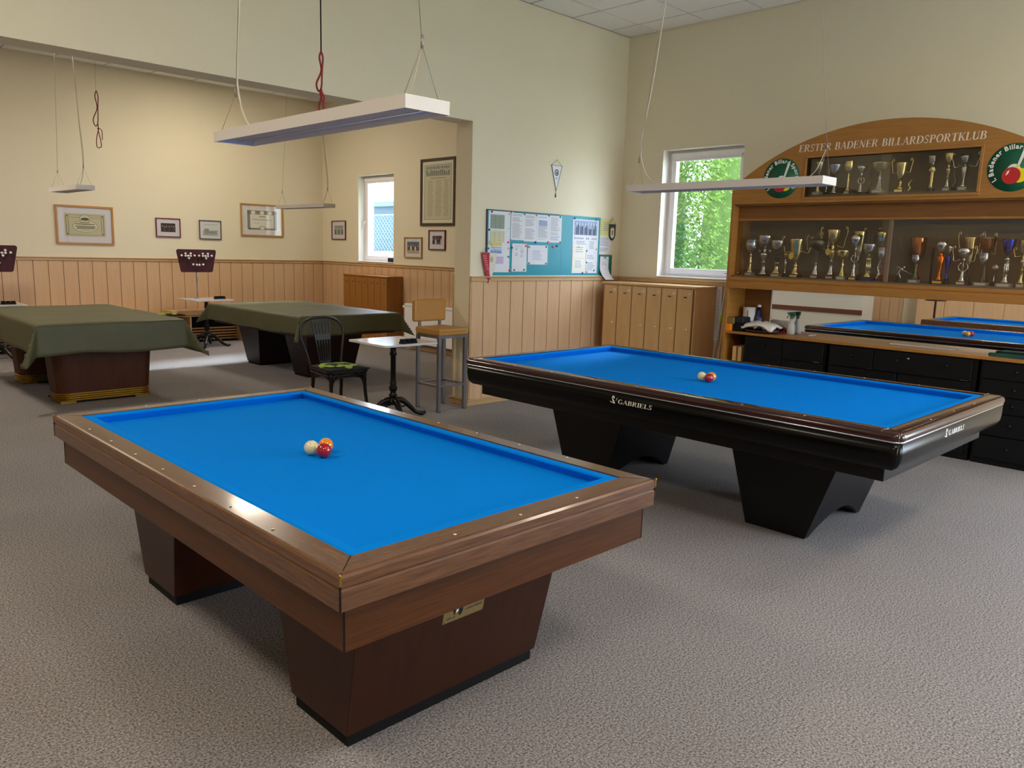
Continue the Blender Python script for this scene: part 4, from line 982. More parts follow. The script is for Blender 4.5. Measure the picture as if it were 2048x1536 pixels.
def art_long(R, E, q, aw, ah):
    R(-1, 1, -1, 1, pm['grey']); R(-.95, .95, -.98, .97, pm['old'], 2); R(-.9, .9, .58, .94, pm['gr2'], 3); rnd = random.Random(2)
    for k in range(12): x = -.8+k*.145; R(x-.035, x+.035, .60, .70+.14*rnd.random(), pm['dk'], 4); E(x, .80+.06*rnd.random()-.02, .04, .015, pm['light'], 5); R(x-.05, x+.02, .84, .93, pm['olive' if k % 2 else 'dk'], 4)
    lines(R, -.6, .6, (.50,), pm['dk'], .018, .1, 4)
    for k in range(34):
        y = .42-k*.039
        for x0_, x1_ in ((-.8, -.3), (-.2, .32), (.42, .85)): R(x0_+.1*rnd.random(), x1_-.12*rnd.random(), y, y+.012, pm['olive'], 4)
picture('large gold-framed antique certificate, leftmost on the back wall', 'b', 3.380, 4.164, 1.526, 2.087, m_frO, .028, .085, art_old, 'certificate')
picture('small red-framed group photo on the back wall', 'b', 4.783, 5.166, 1.673, 1.967, m_frR, .014, .065, art_people('photo', 'wine', 6))
picture('small olive-framed faded photo above the score board', 'b', 5.468, 5.837, 1.658, 1.965, m_frG, .013, .05, art_faded)
picture('gold-framed certificate behind the far pendant lamp', 'b', 6.178, 6.957, 1.735, 2.278, m_frO, .026, .07, art_cert, 'certificate')
picture('small red-framed photo left of the far narrow window', 'r', 12.105, 12.555, 1.723, 2.053, m_frR, .015, .07, art_people('grey', 'gr2', 5))
picture('tall dark-framed poster with many names beside the opening', 'r', 9.155, 9.985, 1.955, 2.958, m_frD, .042, .05, art_long, 'poster', matm=flat('#ded8c4'))
picture('small gold-framed photo right of the far narrow window', 'r', 9.94, 10.395, 1.455, 1.782, m_frO, .018, .055, art_people('teal', 'light', 5, lambda R, E: R(-1, 1, -.95, -.5, pm['sand'], 5)))
picture('small red-framed photo below the tall dark-framed poster', 'r', 9.368, 9.772, 1.590, 1.893, m_frR, .017, .07, art_people('wine', 'light', 4))

# ------------------------------------------------------------------ notice board on the partition
m_teal = mat('teal_board', '#0094a8', .45)
t = thing('notice_board', 'teal magnetic notice board above the wainscot', 'notice board', (5.551, YP, 1.350))
q = B(); q.box(0, 1.81, -.014, 0, 0, .665, m_teal); q.obj('board', t, bevel=.001)
q = B(); q.box(-.006, .0, -.018, 0, 0, .671, m_inkd); q.box(0, 1.1, -.018, 0, .665, .671, m_inkd); q.box(1.1, 1.81, -.018, 0, .665, .671, m_teal); q.box(0, 1.81, -.018, 0, -.006, 0, m_white); q.obj('frame', t)
q = B(); q.box(1.13, 1.132, -.0146, -.014, .0, .30, flat('#0a7686')); q.obj('seam', t)
def sheet(label, x0, z1, x1, z0, y, content, tiltf=0, cat='paper', m=m_paper, curl=0, name='paper_sheet'):
    w_, h_ = x1-x0, z1-z0; q = B(); n = 8
    def P(u, v, lift=0):    # v from top
        c = curl*max(0, (v/h_-.45))**2
        return (u+c*.6+tiltf*v, -.0015-lift-c, -v)
    for k in range(n): q.faces([P(0, h_*k/n), P(w_, h_*k/n), P(w_, h_*(k+1)/n), P(0, h_*(k+1)/n), P(0, h_*k/n, -.001), P(w_, h_*k/n, -.001), P(w_, h_*(k+1)/n, -.001), P(0, h_*(k+1)/n, -.001)], [(0, 1, 2, 3), (4, 7, 6, 5)]+([(0, 4, 5, 1)] if k == 0 else [])+([(3, 2, 6, 7)] if k == n-1 else []), m)
    def K(u0, u1, v0, v1, mm, l=1):
        q.faces([P(u0*w_, v0*h_, .0006*l), P(u1*w_, v0*h_, .0006*l), P(u1*w_, v1*h_, .0006*l), P(u0*w_, v1*h_, .0006*l)], [(0, 1, 2, 3)], mm)
    content(K); return tag(q.obj(name, loc=(x0, YP-y, z1)), label, cat)
def textlines(K, u0, u1, v0, v1, n, m=None, rr=random.Random(4), th=.35):
    for k in range(n):
        v = v0+(v1-v0)*k/n
        if rr.random() < .12: continue
        K(u0, u1-(u1-u0)*rr.random()*.35, v, v+(v1-v0)/n*th, m or m_ink)
cy = {k: flat(v, .8) for k, v in dict(ye='#d8d48a', ye2='#d9cf6a', gn='#9fb0a0', bl='#7aa8e0', lb='#9fb4d8', pk='#cfc0e4', pyel='#dcdcb0', cream='#efeede').items()}
def c_time(K):
    K(.08, .72, .06, .28, cy['gn']); K(.08, .72, .32, .50, cy['pyel'])
    for a in range(9): K(.08, .72, .06+a*.0275, .064+a*.0275, m_inkd, 2)
    for a in range(4): K(.08+a*.21, .086+a*.21, .06, .28, m_inkd, 2); K(.08+a*.21, .086+a*.21, .32, .50, m_inkd, 2)
    for a in range(7): K(.08, .72, .32+a*.03, .324+a*.03, m_ink, 2)
    K(.05, .62, .51, .565, cy['ye2']); K(.1, .62, .585, .60, cy['lb']); K(.1, .62, .615, .63, cy['lb']); K(.1, .62, .64, .69, cy['bl']); K(.3, .72, .74, .86, cy['pk'])
    for a in range(4): K(.32, .68, .755+a*.028, .76+a*.028, m_ink, 2)
sheet('colour-marked timetable sheet at the left end of the notice board', 5.568, 2.008, 5.878, 1.383, .0145, c_time)
sheet('text page right beside the colour-marked timetable', 5.888, 2.003, 6.085, 1.722, .0145, lambda K: textlines(K, .1, .85, .05, .95, 22))
def c_multi(K):
    for a in range(3): textlines(K, .03+.335*a, .29+.335*a, .06, .93, 26); K(.33+.335*a, .333+.335*a, 0, 1, m_ink, 1) if a < 2 else None
    K(.38, .60, .2, .4, cy['lb'], 3)
sheet('wide three-column sheet in the top row of the notice board', 6.083, 2.002, 6.680, 1.712, .0148, c_multi)
sheet('portrait list in the lower row beside the timetable', 5.915, 1.686, 6.138, 1.390, .0145, lambda K: (textlines(K, .2, .42, .15, .5, 10), textlines(K, .55, .8, .15, .5, 10), textlines(K, .2, .7, .05, .12, 2)))
sheet('nearly empty square page held by four magnets', 6.153, 1.676, 6.465, 1.468, .0145, lambda K: (K(.2, .8, .28, .285, m_ink), K(.2, .205, .28, .8, m_ink), textlines(K, .25, .75, .3, .8, 7, cy['lb'])))
def c_poster(K):
    K(.05, .95, .02, .29, cy['lb']); rr = random.Random(6)
    for a in range(16): u = .07+a*.055; K(u, u+.035, .10+rr.random()*.08, .28, m_inkd if a % 3 else m_ink, 2); K(u, u+.03, .04+rr.random()*.04, .10, m_paper if a % 2 else m_ink, 2)
    for a in range(12):
        if a in (5, 8): continue
        K(.07+a*.074, .115+a*.074, .335, .365, m_ink, 2)
    textlines(K, .15, .55, .40, .52, 5); textlines(K, .65, .9, .4, .55, 6)
sheet('printed team photo poster at the right part of the notice board', 6.873, 1.986, 7.328, 1.376, .0145, c_poster, cat='poster')
sheet('cream note overlapping the lower left of the team photo poster', 6.879, 1.697, 7.112, 1.397, .0185, lambda K: (K(.1, .95, .5, .505, m_ink), textlines(K, .2, .8, .08, .4, 4, cy['lb']), textlines(K, .2, .8, .6, .9, 4, cy['lb'])), m=cy['cream'])
sheet('small list page overlapping the lower right of the team poster', 7.116, 1.637, 7.318, 1.376, .0185, lambda K: textlines(K, .1, .8, .15, .9, 12))
sheet('pale yellow sheet on the wall right of the notice board', 7.365, 2.013, 7.602, 1.826, .0015, lambda K: textlines(K, .3, .8, .1, .8, 6), m=cy['ye'])
sheet('white text sheet below the yellow one right of the board', 7.365, 1.802, 7.592, 1.604, .0015, lambda K: textlines(K, .05, .9, .06, .9, 10))
q = B(); q.box(0, .24, -.012, 0, 0, .236, mat('green_board', '#0f6a5c', .5)); o = q.obj('small_board', loc=(7.372, YP, 1.357), bevel=.002); tag(o, 'small dark green board right of the teal notice board', 'notice board')
sheet('curling white page clipped to the small green board', 7.385, 1.572, 7.545, 1.300, .0135, lambda K: (textlines(K, .2, .8, .1, .4, 5, cy['lb']), K(.4, .7, .0, .08, m_ink, 2)), curl=.22)
# magnets
mc = {k: mat('magnet_'+k, v, .3) for k, v in dict(red='#b8132c', peach='#e2b79c', cream='#e8e0c8', green='#2f8a76', grey='#7d96a0', black='#171c26', white='#eef0f5', blue='#1a3f9a', pink='#e06a80', yellow='#dcc25a').items()}
MG = [(5.607, 1.997, 'red', 'top left corner of the timetable'), (5.858, 1.988, 'peach', 'top right corner of the timetable'), (5.901, 2.004, 'cream', 'top left corner of the text page'), (6.085, 1.996, 'green', 'between the text page and the three-column sheet'), (6.267, 1.994, 'grey', 'top of the three-column sheet'), (6.464, 2.0, 'red', 'top of the three-column sheet'), (6.650, 1.993, 'green', 'top right corner of the three-column sheet'), (5.577, 1.815, 'black', 'left edge of the timetable'), (5.857, 1.837, 'white', 'right edge of the timetable'), (5.883, 1.72, 'grey', 'lower left corner of the text page'), (5.851, 1.695, 'red', 'middle of the timetable right edge'), (5.856, 1.632, 'peach', 'right edge of the timetable below the red one'), (5.573, 1.626, 'green', 'left edge of the timetable above the pennant'), (5.859, 1.545, 'green', 'lower right edge of the timetable'), (5.881, 1.403, 'red', 'bottom right corner of the timetable'), (5.951, 1.407, 'green', 'bottom left of the portrait list'), (6.099, 1.41, 'green', 'bottom right of the portrait list'), (5.909, 1.641, 'blue', 'left edge of the portrait list'), (6.118, 1.665, 'pink', 'top right of the portrait list'), (6.169, 1.655, 'grey', 'top left of the square page'), (6.438, 1.662, 'green', 'top right of the square page'), (6.173, 1.481, 'green', 'bottom left of the square page'), (6.44, 1.481, 'grey', 'bottom right of the square page'), (6.265, 1.708, 'blue', 'bottom of the three-column sheet'), (6.467, 1.713, 'pink', 'bottom of the three-column sheet'), (6.663, 1.718, 'green', 'bottom right corner of the three-column sheet'), (6.553, 1.664, 'pink', 'bare teal area, the larger of two'), (6.613, 1.676, 'black', 'bare teal area beside the pink one'), (6.895, 1.993, 'blue', 'top left of the team poster'), (7.284, 1.995, 'green', 'top right of the team poster'), (6.981, 1.675, 'yellow', 'top of the cream note'), (7.127, 1.634, 'grey', 'top left of the small list page'), (7.301, 1.655, 'yellow', 'right edge of the team poster'), (7.129, 1.498, 'green', 'left edge of the small list page'), (7.065, 1.378, 'blue', 'bottom of the cream note'), (7.143, 1.389, 'grey', 'bottom left of the small list page'), (7.268, 1.408, 'green', 'bottom right of the small list page'), (7.474, 1.392, 'black', 'curling page on the small green board')]
for x, z, c, where in MG:
    r = .0135 if c in ('pink',) or (c == 'red' and z < 1.5) else .011
    q = B(); q.lathe([(r*.95, 0), (r, -.003), (r, -.006), (r*.7, -.008)], mc[c], seg=12, axis='y')
    dy = .019 if not (x > 7.4) else .016
    if 6.87 < x < 7.33: dy = .021
    tag(q.obj('magnet', loc=(x, YP-dy+.002, z)), '%s round magnet at the %s' % (c, where) if 'area' not in where else '%s round magnet on the %s' % (c, where), 'magnet', 'round magnets on the notice board')
# pennants
def pennant(label, pts, x, z, y, m, string, extra=None, gap=.012):
    t = thing('pennant', label, 'pennant', (x, YP-y, z))
    q = B(); q.prism(pts, m, lambda a, c: (a, -.004, c), lambda a, c: (a, -.001, c)); q.obj('cloth', t)
    q = B(); q.tube([(pts[0][0], -.003, pts[0][1]), (0, -.003, string), (pts[1][0], -.003, pts[1][1])], .0018, m_wire, 5); q.tube([(pts[0][0]-.008, -.004, pts[0][1]), (pts[1][0]+.008, -.004, pts[1][1])], .003, m_wire, 6); q.obj('string', t)
    q = B(); q.lathe([(.003, 0), (.006, -.004), (.003, -.006)], m_wire, (0, 0, string), 8, 'y'); q.obj('nail', t)
    if extra: extra(t)
def ex_white(t):
    q = B(); q.faces([(.035*math.cos(k*PI/8), -.0046, -.075+.035*math.sin(k*PI/8)) for k in range(16)], [tuple(range(16))], m_inkd); q.faces([(.024*math.cos(k*PI/8), -.0052, -.075+.024*math.sin(k*PI/8)) for k in range(16)], [tuple(range(16))], m_paper)
    q.box(-.018, .018, -.006, -.0046, -.082, -.074, m_inkd); q.box(-.004, .012, -.006, -.0046, -.095, -.06, m_inkd); q.box(-.01, .01, -.005, -.0042, -.145, -.13, m_ink); q.obj('emblem', t)
    q = B(); q.tube([(.0, -.003, -.27), (-.003, -.003, -.30)], .0015, m_inkd, 5); q.tube([(-.003, -.003, -.30), (-.006, -.003, -.34)], [.004, .009], m_inkd, 8); q.obj('tassel', t)
    q = B(); q.tube([(-.085, -.005, 0), (0, -.005, -.27), (.085, -.005, 0)], .003, m_inkd, 5); q.obj('edge_cord', t)
pennant('white triangular pennant with dark emblem high on the partition', [(-.085, 0), (.085, 0), (0, -.27)], 6.578, 2.545, .001, m_paper, .06, ex_white)
def ex_red(t):
    q = B(); q.prism([(.0, .0), (.105, -.0), (.075, -.16), (.02, -.27), (.0, -.2)], mat('pennant_white', '#e0dcd4', .5, bump=.4, bscale=25), lambda a, c: (a, -.0065, c), lambda a, c: (a, -.0045, c)); q.obj('white_half', t)
    q = B()
    for k in range(7): z_ = -.03-k*.022; q.box(-.085+k*.008, -.045+k*.007, -.0052, -.0041, z_-.009, z_, flat('#e58a94'))
    q.obj('script', t)
    q = B(); q.faces([(.028+.022*math.cos(k*PI/6), -.0072, -.07+.03*math.sin(k*PI/6)) for k in range(12)], [tuple(range(12))], flat('#b9b08a')); q.obj('emblem', t)
    q = B(); q.tube(bez([(0, -.004, -.27), (-.01, -.006, -.29), (-.014, -.004, -.31)], 4), .005, mc['red'], 6); q.tube([(0, -.004, -.27), (.014, -.004, -.305)], .005, m_paper, 6); q.obj('tassel', t)
pennant('red and white pennant hanging over the left end of the notice board', [(-.105, .0), (.105, .0), (.075, -.17), (.01, -.29), (-.03, -.27), (-.075, -.14)], 5.580, 1.583, .024, mat('pennant_red', '#b02038', .45, bump=.4, bscale=25), .115, ex_red)
def ex_green(t):
    q = B(); q.prism([(-.035, -.045), (.035, -.045), (.035, -.13), (.02, -.155), (0, -.165), (-.02, -.155), (-.035, -.13)], m_paper, lambda a, c: (a, -.0055, c), lambda a, c: (a, -.004, c)); q.obj('white_field', t)
    q = B(); q.box(-.012, .012, -.0068, -.0054, -.125, -.07, mat('coat_of_arms', '#b0742e', .5)); q.box(-.025, .025, -.0068, -.0054, -.04, -.028, m_ink) ; q.obj('emblem', t)
pennant('small dark green round-ended pennant on the right end of the board', [(-.062, 0), (.062, 0), (.062, -.125), (.045, -.165), (.018, -.188), (-.018, -.188), (-.045, -.165), (-.062, -.125)], 7.595, 1.955, .006, mat('pennant_green', '#1f3a22', .5), .075, ex_green)

# ------------------------------------------------------------------ trophy cabinet (faces -x)
CY, CXF = 2.735, 7.11; HWD = 1.455
t = thing('trophy_cabinet', 'oak trophy cabinet with arched crown, glass cases and mirror niche', 'cabinet', (CXF, CY, 0)); cab = t
D = XR-.02-CXF
def Y(y): return y-CY
q = B(); q.box(.0, D, HWD-.03, HWD, 0, 2.125, m_oak); q.obj('side_panel', t, bevel=.002)
q = B(); q.box(.0, D, -HWD, -HWD+.03, 0, 2.125, m_oak); q.obj('side_panel', t, bevel=.002)
# crown board: arch with the display opening cut out
RA, ZP = 2.3, 2.795
def arch(y): return ZP-RA+math.sqrt(RA*RA-y*y)
oy0, oy1, oz0, oz1 = -.71, .71, 2.168, 2.516
q = B()
def slab(pts): q.prism(pts, m_oak, lambda y, z: (-.004, y, z), lambda y, z: (.018, y, z))
n = 10
slab([(oy1, 2.12), (HWD-.012, 2.12), (HWD, 2.135), (HWD, 2.24), (HWD-.012, arch(HWD-.04)-.003)]+[(HWD-.06-(HWD-.06-oy1)*i/n, arch(HWD-.06-(HWD-.06-oy1)*i/n)) for i in range(n+1)])
slab([(-oy1, 2.12), (-HWD+.012, 2.12), (-HWD, 2.135), (-HWD, 2.24), (-HWD+.012, arch(HWD-.04)-.003)]+[(-(HWD-.06-(HWD-.06-oy1)*i/n), arch(HWD-.06-(HWD-.06-oy1)*i/n)) for i in range(n+1)])
slab([(oy0, oz1), (oy1, oz1)]+[(oy1+(oy0-oy1)*i/16, arch(oy1+(oy0-oy1)*i/16)) for i in range(17)])
slab([(oy0, 2.12), (oy1, 2.12), (oy1, oz0), (oy0, oz0)])
bmesh.ops.remove_doubles(q.bm, verts=q.bm.verts[:], dist=.0002)
crown = q.obj('crown_board', t)
q = B(); e = .024
q.box(-.010, .02, oy0-e, oy1+e, oz1, oz1+e, m_oak); q.box(-.010, .02, oy0-e, oy1+e, oz0-e, oz0, m_oak); q.box(-.010, .02, oy0-e, oy0, oz0, oz1, m_oak); q.box(-.010, .02, oy1, oy1+e, oz0, oz1, m_oak); q.obj('case_frame', crown, bevel=.004)
# upper case box behind the crown
q = B(); q.box(.02, .30, oy0-.1, oy1+.1, 2.12, 2.14, m_oakin); q.box(.30, .315, oy0-.1, oy1+.1, 2.12, 2.60, m_cabback)
q.box(.02, .30, oy0-.1, oy1+.1, 2.58, 2.60, m_oakin); q.box(.02, .30, oy0-.12, oy0-.1, 2.12, 2.6, m_oakin); q.box(.02, .30, oy1+.1, oy1+.12, 2.12, 2.6, m_oakin); q.obj('upper_case', t)
q = B(); q.box(.04, .295, oy0-.08, oy1+.08, 2.14, 2.192, m_cabback); q.obj('upper_shelf', t)
q = B(); q.box(.022, .027, oy0, .06, oz0, oz1, m_caseglass); q.box(.031, .036, -.02, oy1, oz0, oz1, m_caseglass); q.obj('upper_glass', t)
# soffit and lower case
q = B(); q.box(.018, D, -HWD+.03, HWD-.03, 2.105, 2.121, m_oakin); q.box(.10, .118, -HWD+.03, HWD-.03, 1.985, 2.105, m_oakin); q.obj('soffit', t)
q = B(); q.box(.09, .125, -HWD+.03, HWD-.03, 1.965, 1.985, m_oak); q.obj('glass_track', t, bevel=.003)
q = B(); q.box(.36, .375, -HWD+.03, HWD-.03, 1.40, 2.105, m_cabback); q.obj('case_back', t)
q = B(); q.box(.0, .0+D, -HWD+.03, HWD-.03, 1.335, 1.395, m_oak); q.box(-.006, .03, -HWD+.03, HWD-.03, 1.385, 1.417, m_oak); q.box(.03, D, -HWD+.03, HWD-.03, 1.395, 1.43, m_cabback); q.obj('display_shelf', t, bevel=.003)
q = B(); q.box(-.008, .022, -HWD+.03, HWD-.03, 1.305, 1.376, m_oak); q.obj('shelf_fascia', t, bevel=.004)
q = B(); q.box(.100, .105, -.03, HWD-.03, 1.43, 1.985, m_caseglass); q.obj('glass_door', t, bevel=.0)
q = B(); q.box(.110, .115, -HWD+.03, .03, 1.43, 1.985, m_caseglass); q.obj('glass_door', t)
q = B(); q.box(.098, .118, -.064, -.030, 1.43, 1.97, mat('edge_profile', '#7b6450', .4)); q.obj('door_profile', t, bevel=.003)
q = B(); q.lathe([(.009, 0), (.009, -.012), (.006, -.018)], m_brass, (.10, HWD-.075, 1.455), 12, 'x'); q.obj('case_lock', t)
# worktop, inner wooden niche wall, mirror, base plinth
q = B(); q.box(.0, D, -HWD+.03, HWD-.03, .851, .875, m_oak); q.obj('worktop', t, bevel=.003)
q = B(); q.box(.345, .36, HWD-.32, HWD-.03, .875, 1.335, m_oakin); q.box(.36, D, -HWD+.03, HWD-.03, .875, 1.335, m_oakin); q.obj('niche_back', t)
q = B(); q.box(.340, .3445, -HWD+.03, HWD-.33, .875, 1.335, m_mirror); q.obj('mirror', t)
q = B(); q.box(D-.02, D, -HWD+.03, HWD-.03, 0, .862, m_oakin); q.obj('rear_panel', t)
q = B(); q.box(.338, .350, HWD-.335, HWD-.325, .875, 1.335, m_white); q.obj('mirror_edge', t)
# crown lettering
LT = 3.535-CY; TW = 3.535-1.998; m_cap = flat('#f0e2cc', .5)
def units(s_): return sum(GL[c][0]+.05 for c in s_)
full = 'ERSTER BADENER BILLARDSPORTKLUB'; kx_ = TW/(units(full)-.05); pos = 0
for wi, wd_ in enumerate(full.split(' ')):
    q = B(); uo = LT-pos*kx_
    serif_text(q, wd_, .063, m_cap, lambda u, v: (-.0055, uo-u, 2.574+v), .05, width=(units(wd_)-.05)*kx_)
    q.obj('lettering', crown, label='cream serif capitals, word %s' % ('one', 'two', 'three')[wi]); pos += units(wd_+' ')
# round club emblems
m_emg = mat('emblem_green', '#045a3c', .45); m_emr = flat('#c0141c', .4); m_emy = flat('#f2e000', .4)
def emblem(yc, zc, r):
    q = B(); q.lathe([(r, -.004), (r, -.007)], m_emg, (0, yc, zc), 48, 'x')
    x = -.0078
    def disc(cy_, cz_, rr_, m, l): q.faces([(x-.0005*l, yc-(cy_+rr_*math.cos(a*PI/16))*r, zc+(cz_+rr_*math.sin(a*PI/16))*r) for a in range(32)], [tuple(range(32))], m)
    disc(.02, -.12, .26, m_mark, 1); disc(.26, -.34, .30, m_emy, 2); disc(-.05, -.34, .35, m_emr, 3)
    def poly(p, m, l): q.faces([(x-.0005*l, yc-u*r, zc+v*r) for u, v in p], [tuple(range(len(p)))], m)
    poly([(-.26, -.34), (-.17, -.27), (-.12, -.10), (-.22, -.17)], m_mark, 4)
    poly([(.13, .10), (.22, .06), (.44, .70), (.30, .74)], m_mark, 4); poly([(.10, .0), (.16, -.02), (.21, .06), (.14, .10)], m_emy, 4)
    s = '1. Badener Billard Sportklub'; a = 222; step_w = []
    rr_ = .76; sz = .27
    ws = []
    for c in s:
        if c == ' ': ws.append(.30); continue
        g = sans_glyph(c, .035); ws.append(g[3]-g[2]+.10)
    tot = sum(ws); k = 264/tot; ang = a
    for c, wd in zip(s, ws):
        if c != ' ':
            vs_, fs, g0, g1 = sans_glyph(c, .035); th = math.radians(ang-wd*k/2)
            ux, uy = math.sin(th), -math.cos(th); nx, ny = math.cos(th), math.sin(th)
            V = []
            for X, Yv, _ in vs_:
                dx = (X-(g0+g1)/2)*sz; V.append((x-.0012, yc-(nx*(rr_+Yv*sz)+ux*dx)*r, zc+(ny*(rr_+Yv*sz)+uy*dx)*r))
            q.faces(V, fs, m_mark)
        ang -= wd*k
    q.obj('club_emblem', crown, label='green round emblem with white lettering, cue and balls')
emblem(3.685-CY, 2.347, .182); emblem(1.785-CY, 2.347, .182)

# black drawer cabinets below the worktop
def knobm(x, y, z, parent):
    q = B(); q.lathe([(.006, 0), (.006, -.010), (.014, -.018), (.012, -.026), (.004, -.029)], m_drawer, seg=12, axis='x'); return q.obj('knob', parent, (x, y, z))
def base_unit(label, y0, y1, fronts):
    t = thing('drawer_cabinet', label, 'cabinet', (7.13, (y0+y1)/2, 0)); h = (y1-y0)/2
    q = B(); q.box(.02, .5, -h+.004, h-.004, .0, .85, m_blacksat); q.obj('body', t)
    for (a0, a1, z0, z1, knobs) in fronts:
        yc = (a0+a1)/2-(y0+y1)/2; w2 = (a1-a0)/2-.004
        q = B(); q.box(0, .019, -w2, w2, z0+.003, z1-.003, m_drawer); o = q.obj('drawer' if z1-z0 < .3 else 'door', t, (0, yc, 0), bevel=.003)
        for ky, kz_ in knobs: knobm(0, ky-(a0+a1)/2, kz_, o)
    return t
u1 = base_unit('black drawer cabinet at the left end below the worktop', 3.12, 3.95, [(3.55, 3.95, .05, .842, [(3.735, .765)]), (3.14, 3.55, .655, .842, [(3.33, .760)]), (3.14, 3.55, .05, .650, [])])
u2 = base_unit('black wide drawer cabinet in the middle below the worktop', 1.86, 3.10, [(2.69, 3.085, .655, .842, [(2.88, .768)]), (1.90, 2.69, .655, .842, [(2.487, .765), (2.089, .765)]), (2.48, 3.085, .05, .65, []), (1.90, 2.48, .05, .65, [])])
q = B(); q.lathe([(.010, -.001), (.010, -.004), (.004, -.006)], m_chrome, (0, 2.399-2.48, .79), 10, 'x'); q.obj('lock', u2)
u3 = base_unit('black drawer tower at the right picture edge', 1.31, 1.845, [(1.33, 1.825, .70, .842, [(1.585, .775)]), (1.33, 1.825, .565, .697, [(1.585, .63)]), (1.33, 1.825, .43, .562, [(1.585, .50)]), (1.33, 1.825, .245, .425, [(1.585, .345)]), (1.33, 1.825, .05, .24, [(1.585, .15)])])
for u, ys in ((u1, (3.20,)), (u2, (2.72, 1.95))):
    q = B()
    for yk in ys: q.box(-.002, 0, yk-.028-u.location.y, yk+.028-u.location.y, .660, .665, m_alu)
    q.obj('label_strip', u)
for k, yk in enumerate((4.07, 4.01)):
    q = B(); q.box(0, .3, -.02, .02, 0, .722, m_lockerA); tag(q.obj('wooden_slab', loc=(7.16, yk, .0), bevel=.002), ('left pale wooden slab standing in the open bay beside the drawers', 'right pale wooden slab standing in the open bay beside the drawers')[k], 'board')

# ------------------------------------------------------------------ things on the worktop
ZT = .875
q = B(); q.box(0, .12, -.038, .038, 0, .07, flat('#f08a12')); tag(q.obj('orange_box', loc=(7.122, 4.146, ZT), bevel=.003), 'small orange box on the worktop at the cabinet side', 'box')
q = B(); q.box(0, .12, -.035, .035, 0, .062, flat('#8a7038')); tag(q.obj('olive_box', loc=(7.135, 4.125, ZT+.071), bevel=.003), 'small olive-brown box stacked on the orange one', 'box')
q = B(); q.box(0, .16, -.055, .055, 0, .075, m_blacksat); q.box(.01, .15, -.05, .05, .075, .08, m_plinth); tag(q.obj('black_case', loc=(7.15, 4.045, ZT), bevel=.008), 'black case right of the orange box, lower one', 'case')
q = B(); q.box(0, .15, -.052, .052, 0, .062, flat('#15191f')); tag(q.obj('black_case', loc=(7.16, 4.05, ZT+.081), bevel=.01), 'black padded case stacked on another black case', 'case')
t = thing('paper_roll', 'white paper roll standing with a black cord over it', 'paper roll', (7.385, 4.06, ZT)); q = B(); q.lathe([(.018, 0), (.062, 0), (.062, .235), (.018, .235), (.018, .2)], mat('roll_white', '#e9e7e4', .8), seg=24); q.obj('roll', t)
q = B(); q.tube(bez([(-.04, .02, .238), (-.055, -.01, .22), (-.066, -.02, .15), (-.06, -.045, .10), (-.02, -.075, .03), (-.02, -.09, .004)], 5), .003, m_plinth, 6); q.obj('cord', t)
t = thing('cleaner_bottle', 'dark blue bottle with white cap behind the cloth tray', 'bottle', (7.405, 3.965, ZT)); q = B(); q.lathe([(.04, 0), (.042, .01), (.042, .13), (.03, .16), (.018, .19), (.018, .24)], mat('blue_plastic', '#16245a', .25), seg=18); q.obj('bottle', t); q = B(); q.lathe([(.016, .24), (.019, .245), (.019, .262), (.012, .265)], m_white, seg=14); q.obj('cap', t)
t = thing('serving_tray', 'dark brown oval tray holding a white cloth', 'tray', (7.26, 3.84, ZT)); q = B(); q.lathe([(.09, 0), (.13, .004), (.155, .028), (.15, .028), (.125, .01), (.001, .008)], mat('tray_brown', '#2b140e', .3), seg=28, ell=1.25); q.obj('tray', t)
from mathutils import noise as NN
q = B(); n = 14; V = []; 
for j in range(n+1):
    for i in range(n+1):
        u, v = -1+2*i/n, -1+2*j/n; r = math.hypot(u, v); f = max(0, 1-r**3*.45)
        V.append((u*.115, v*.165, .03+.055*f+.02*NN.noise(Vector((u*2.5, v*2.5, 4)))))
q.faces(V, [(j*(n+1)+i, j*(n+1)+i+1, (j+1)*(n+1)+i+1, (j+1)*(n+1)+i) for j in range(n) for i in range(n)], mat('white_cloth', '#e6e0d8', .9), True)
o = q.obj('cleaning_cloth', loc=(7.26, 3.84, ZT)); md = o.modifiers.new('thickness', 'SOLIDIFY'); md.thickness = .02; md.offset = -1; tag(o, 'crumpled white cleaning cloth lying on the brown tray', 'cloth')
q = B(); q.tube(bez([(-.05, .03, .03), (-.02, .0, .055), (.0, -.04, .04), (-.02, -.07, .02)], 5), .014, flat('#8a7a6a'), 8); tag(q.obj('brush', loc=(7.18, 3.83, ZT+.02)), 'small greyish brush half under the white cloth', 'brush')
q = B()
for a in range(5):
    c_, s_2 = math.cos(a*2*PI/5), math.sin(a*2*PI/5); q.hexa([(-.01, 0, .04), (-.01, -.018*s_2, .04+.018*c_), (-.01, .04*c_, .04+.04*s_2), (-.01, .018*s_2, .04-.018*c_)], [(.012, 0, .04), (.012, -.018*s_2, .04+.018*c_), (.012, .03*c_, .04+.03*s_2), (.012, .018*s_2, .04-.018*c_)], flat('#a3182c'))
q.box(-.008, .01, -.02, .02, 0, .02, flat('#a3182c')); tag(q.obj('red_star', loc=(7.36, 3.675, ZT)), 'small red star ornament between tray and spray bottles', 'ornament')
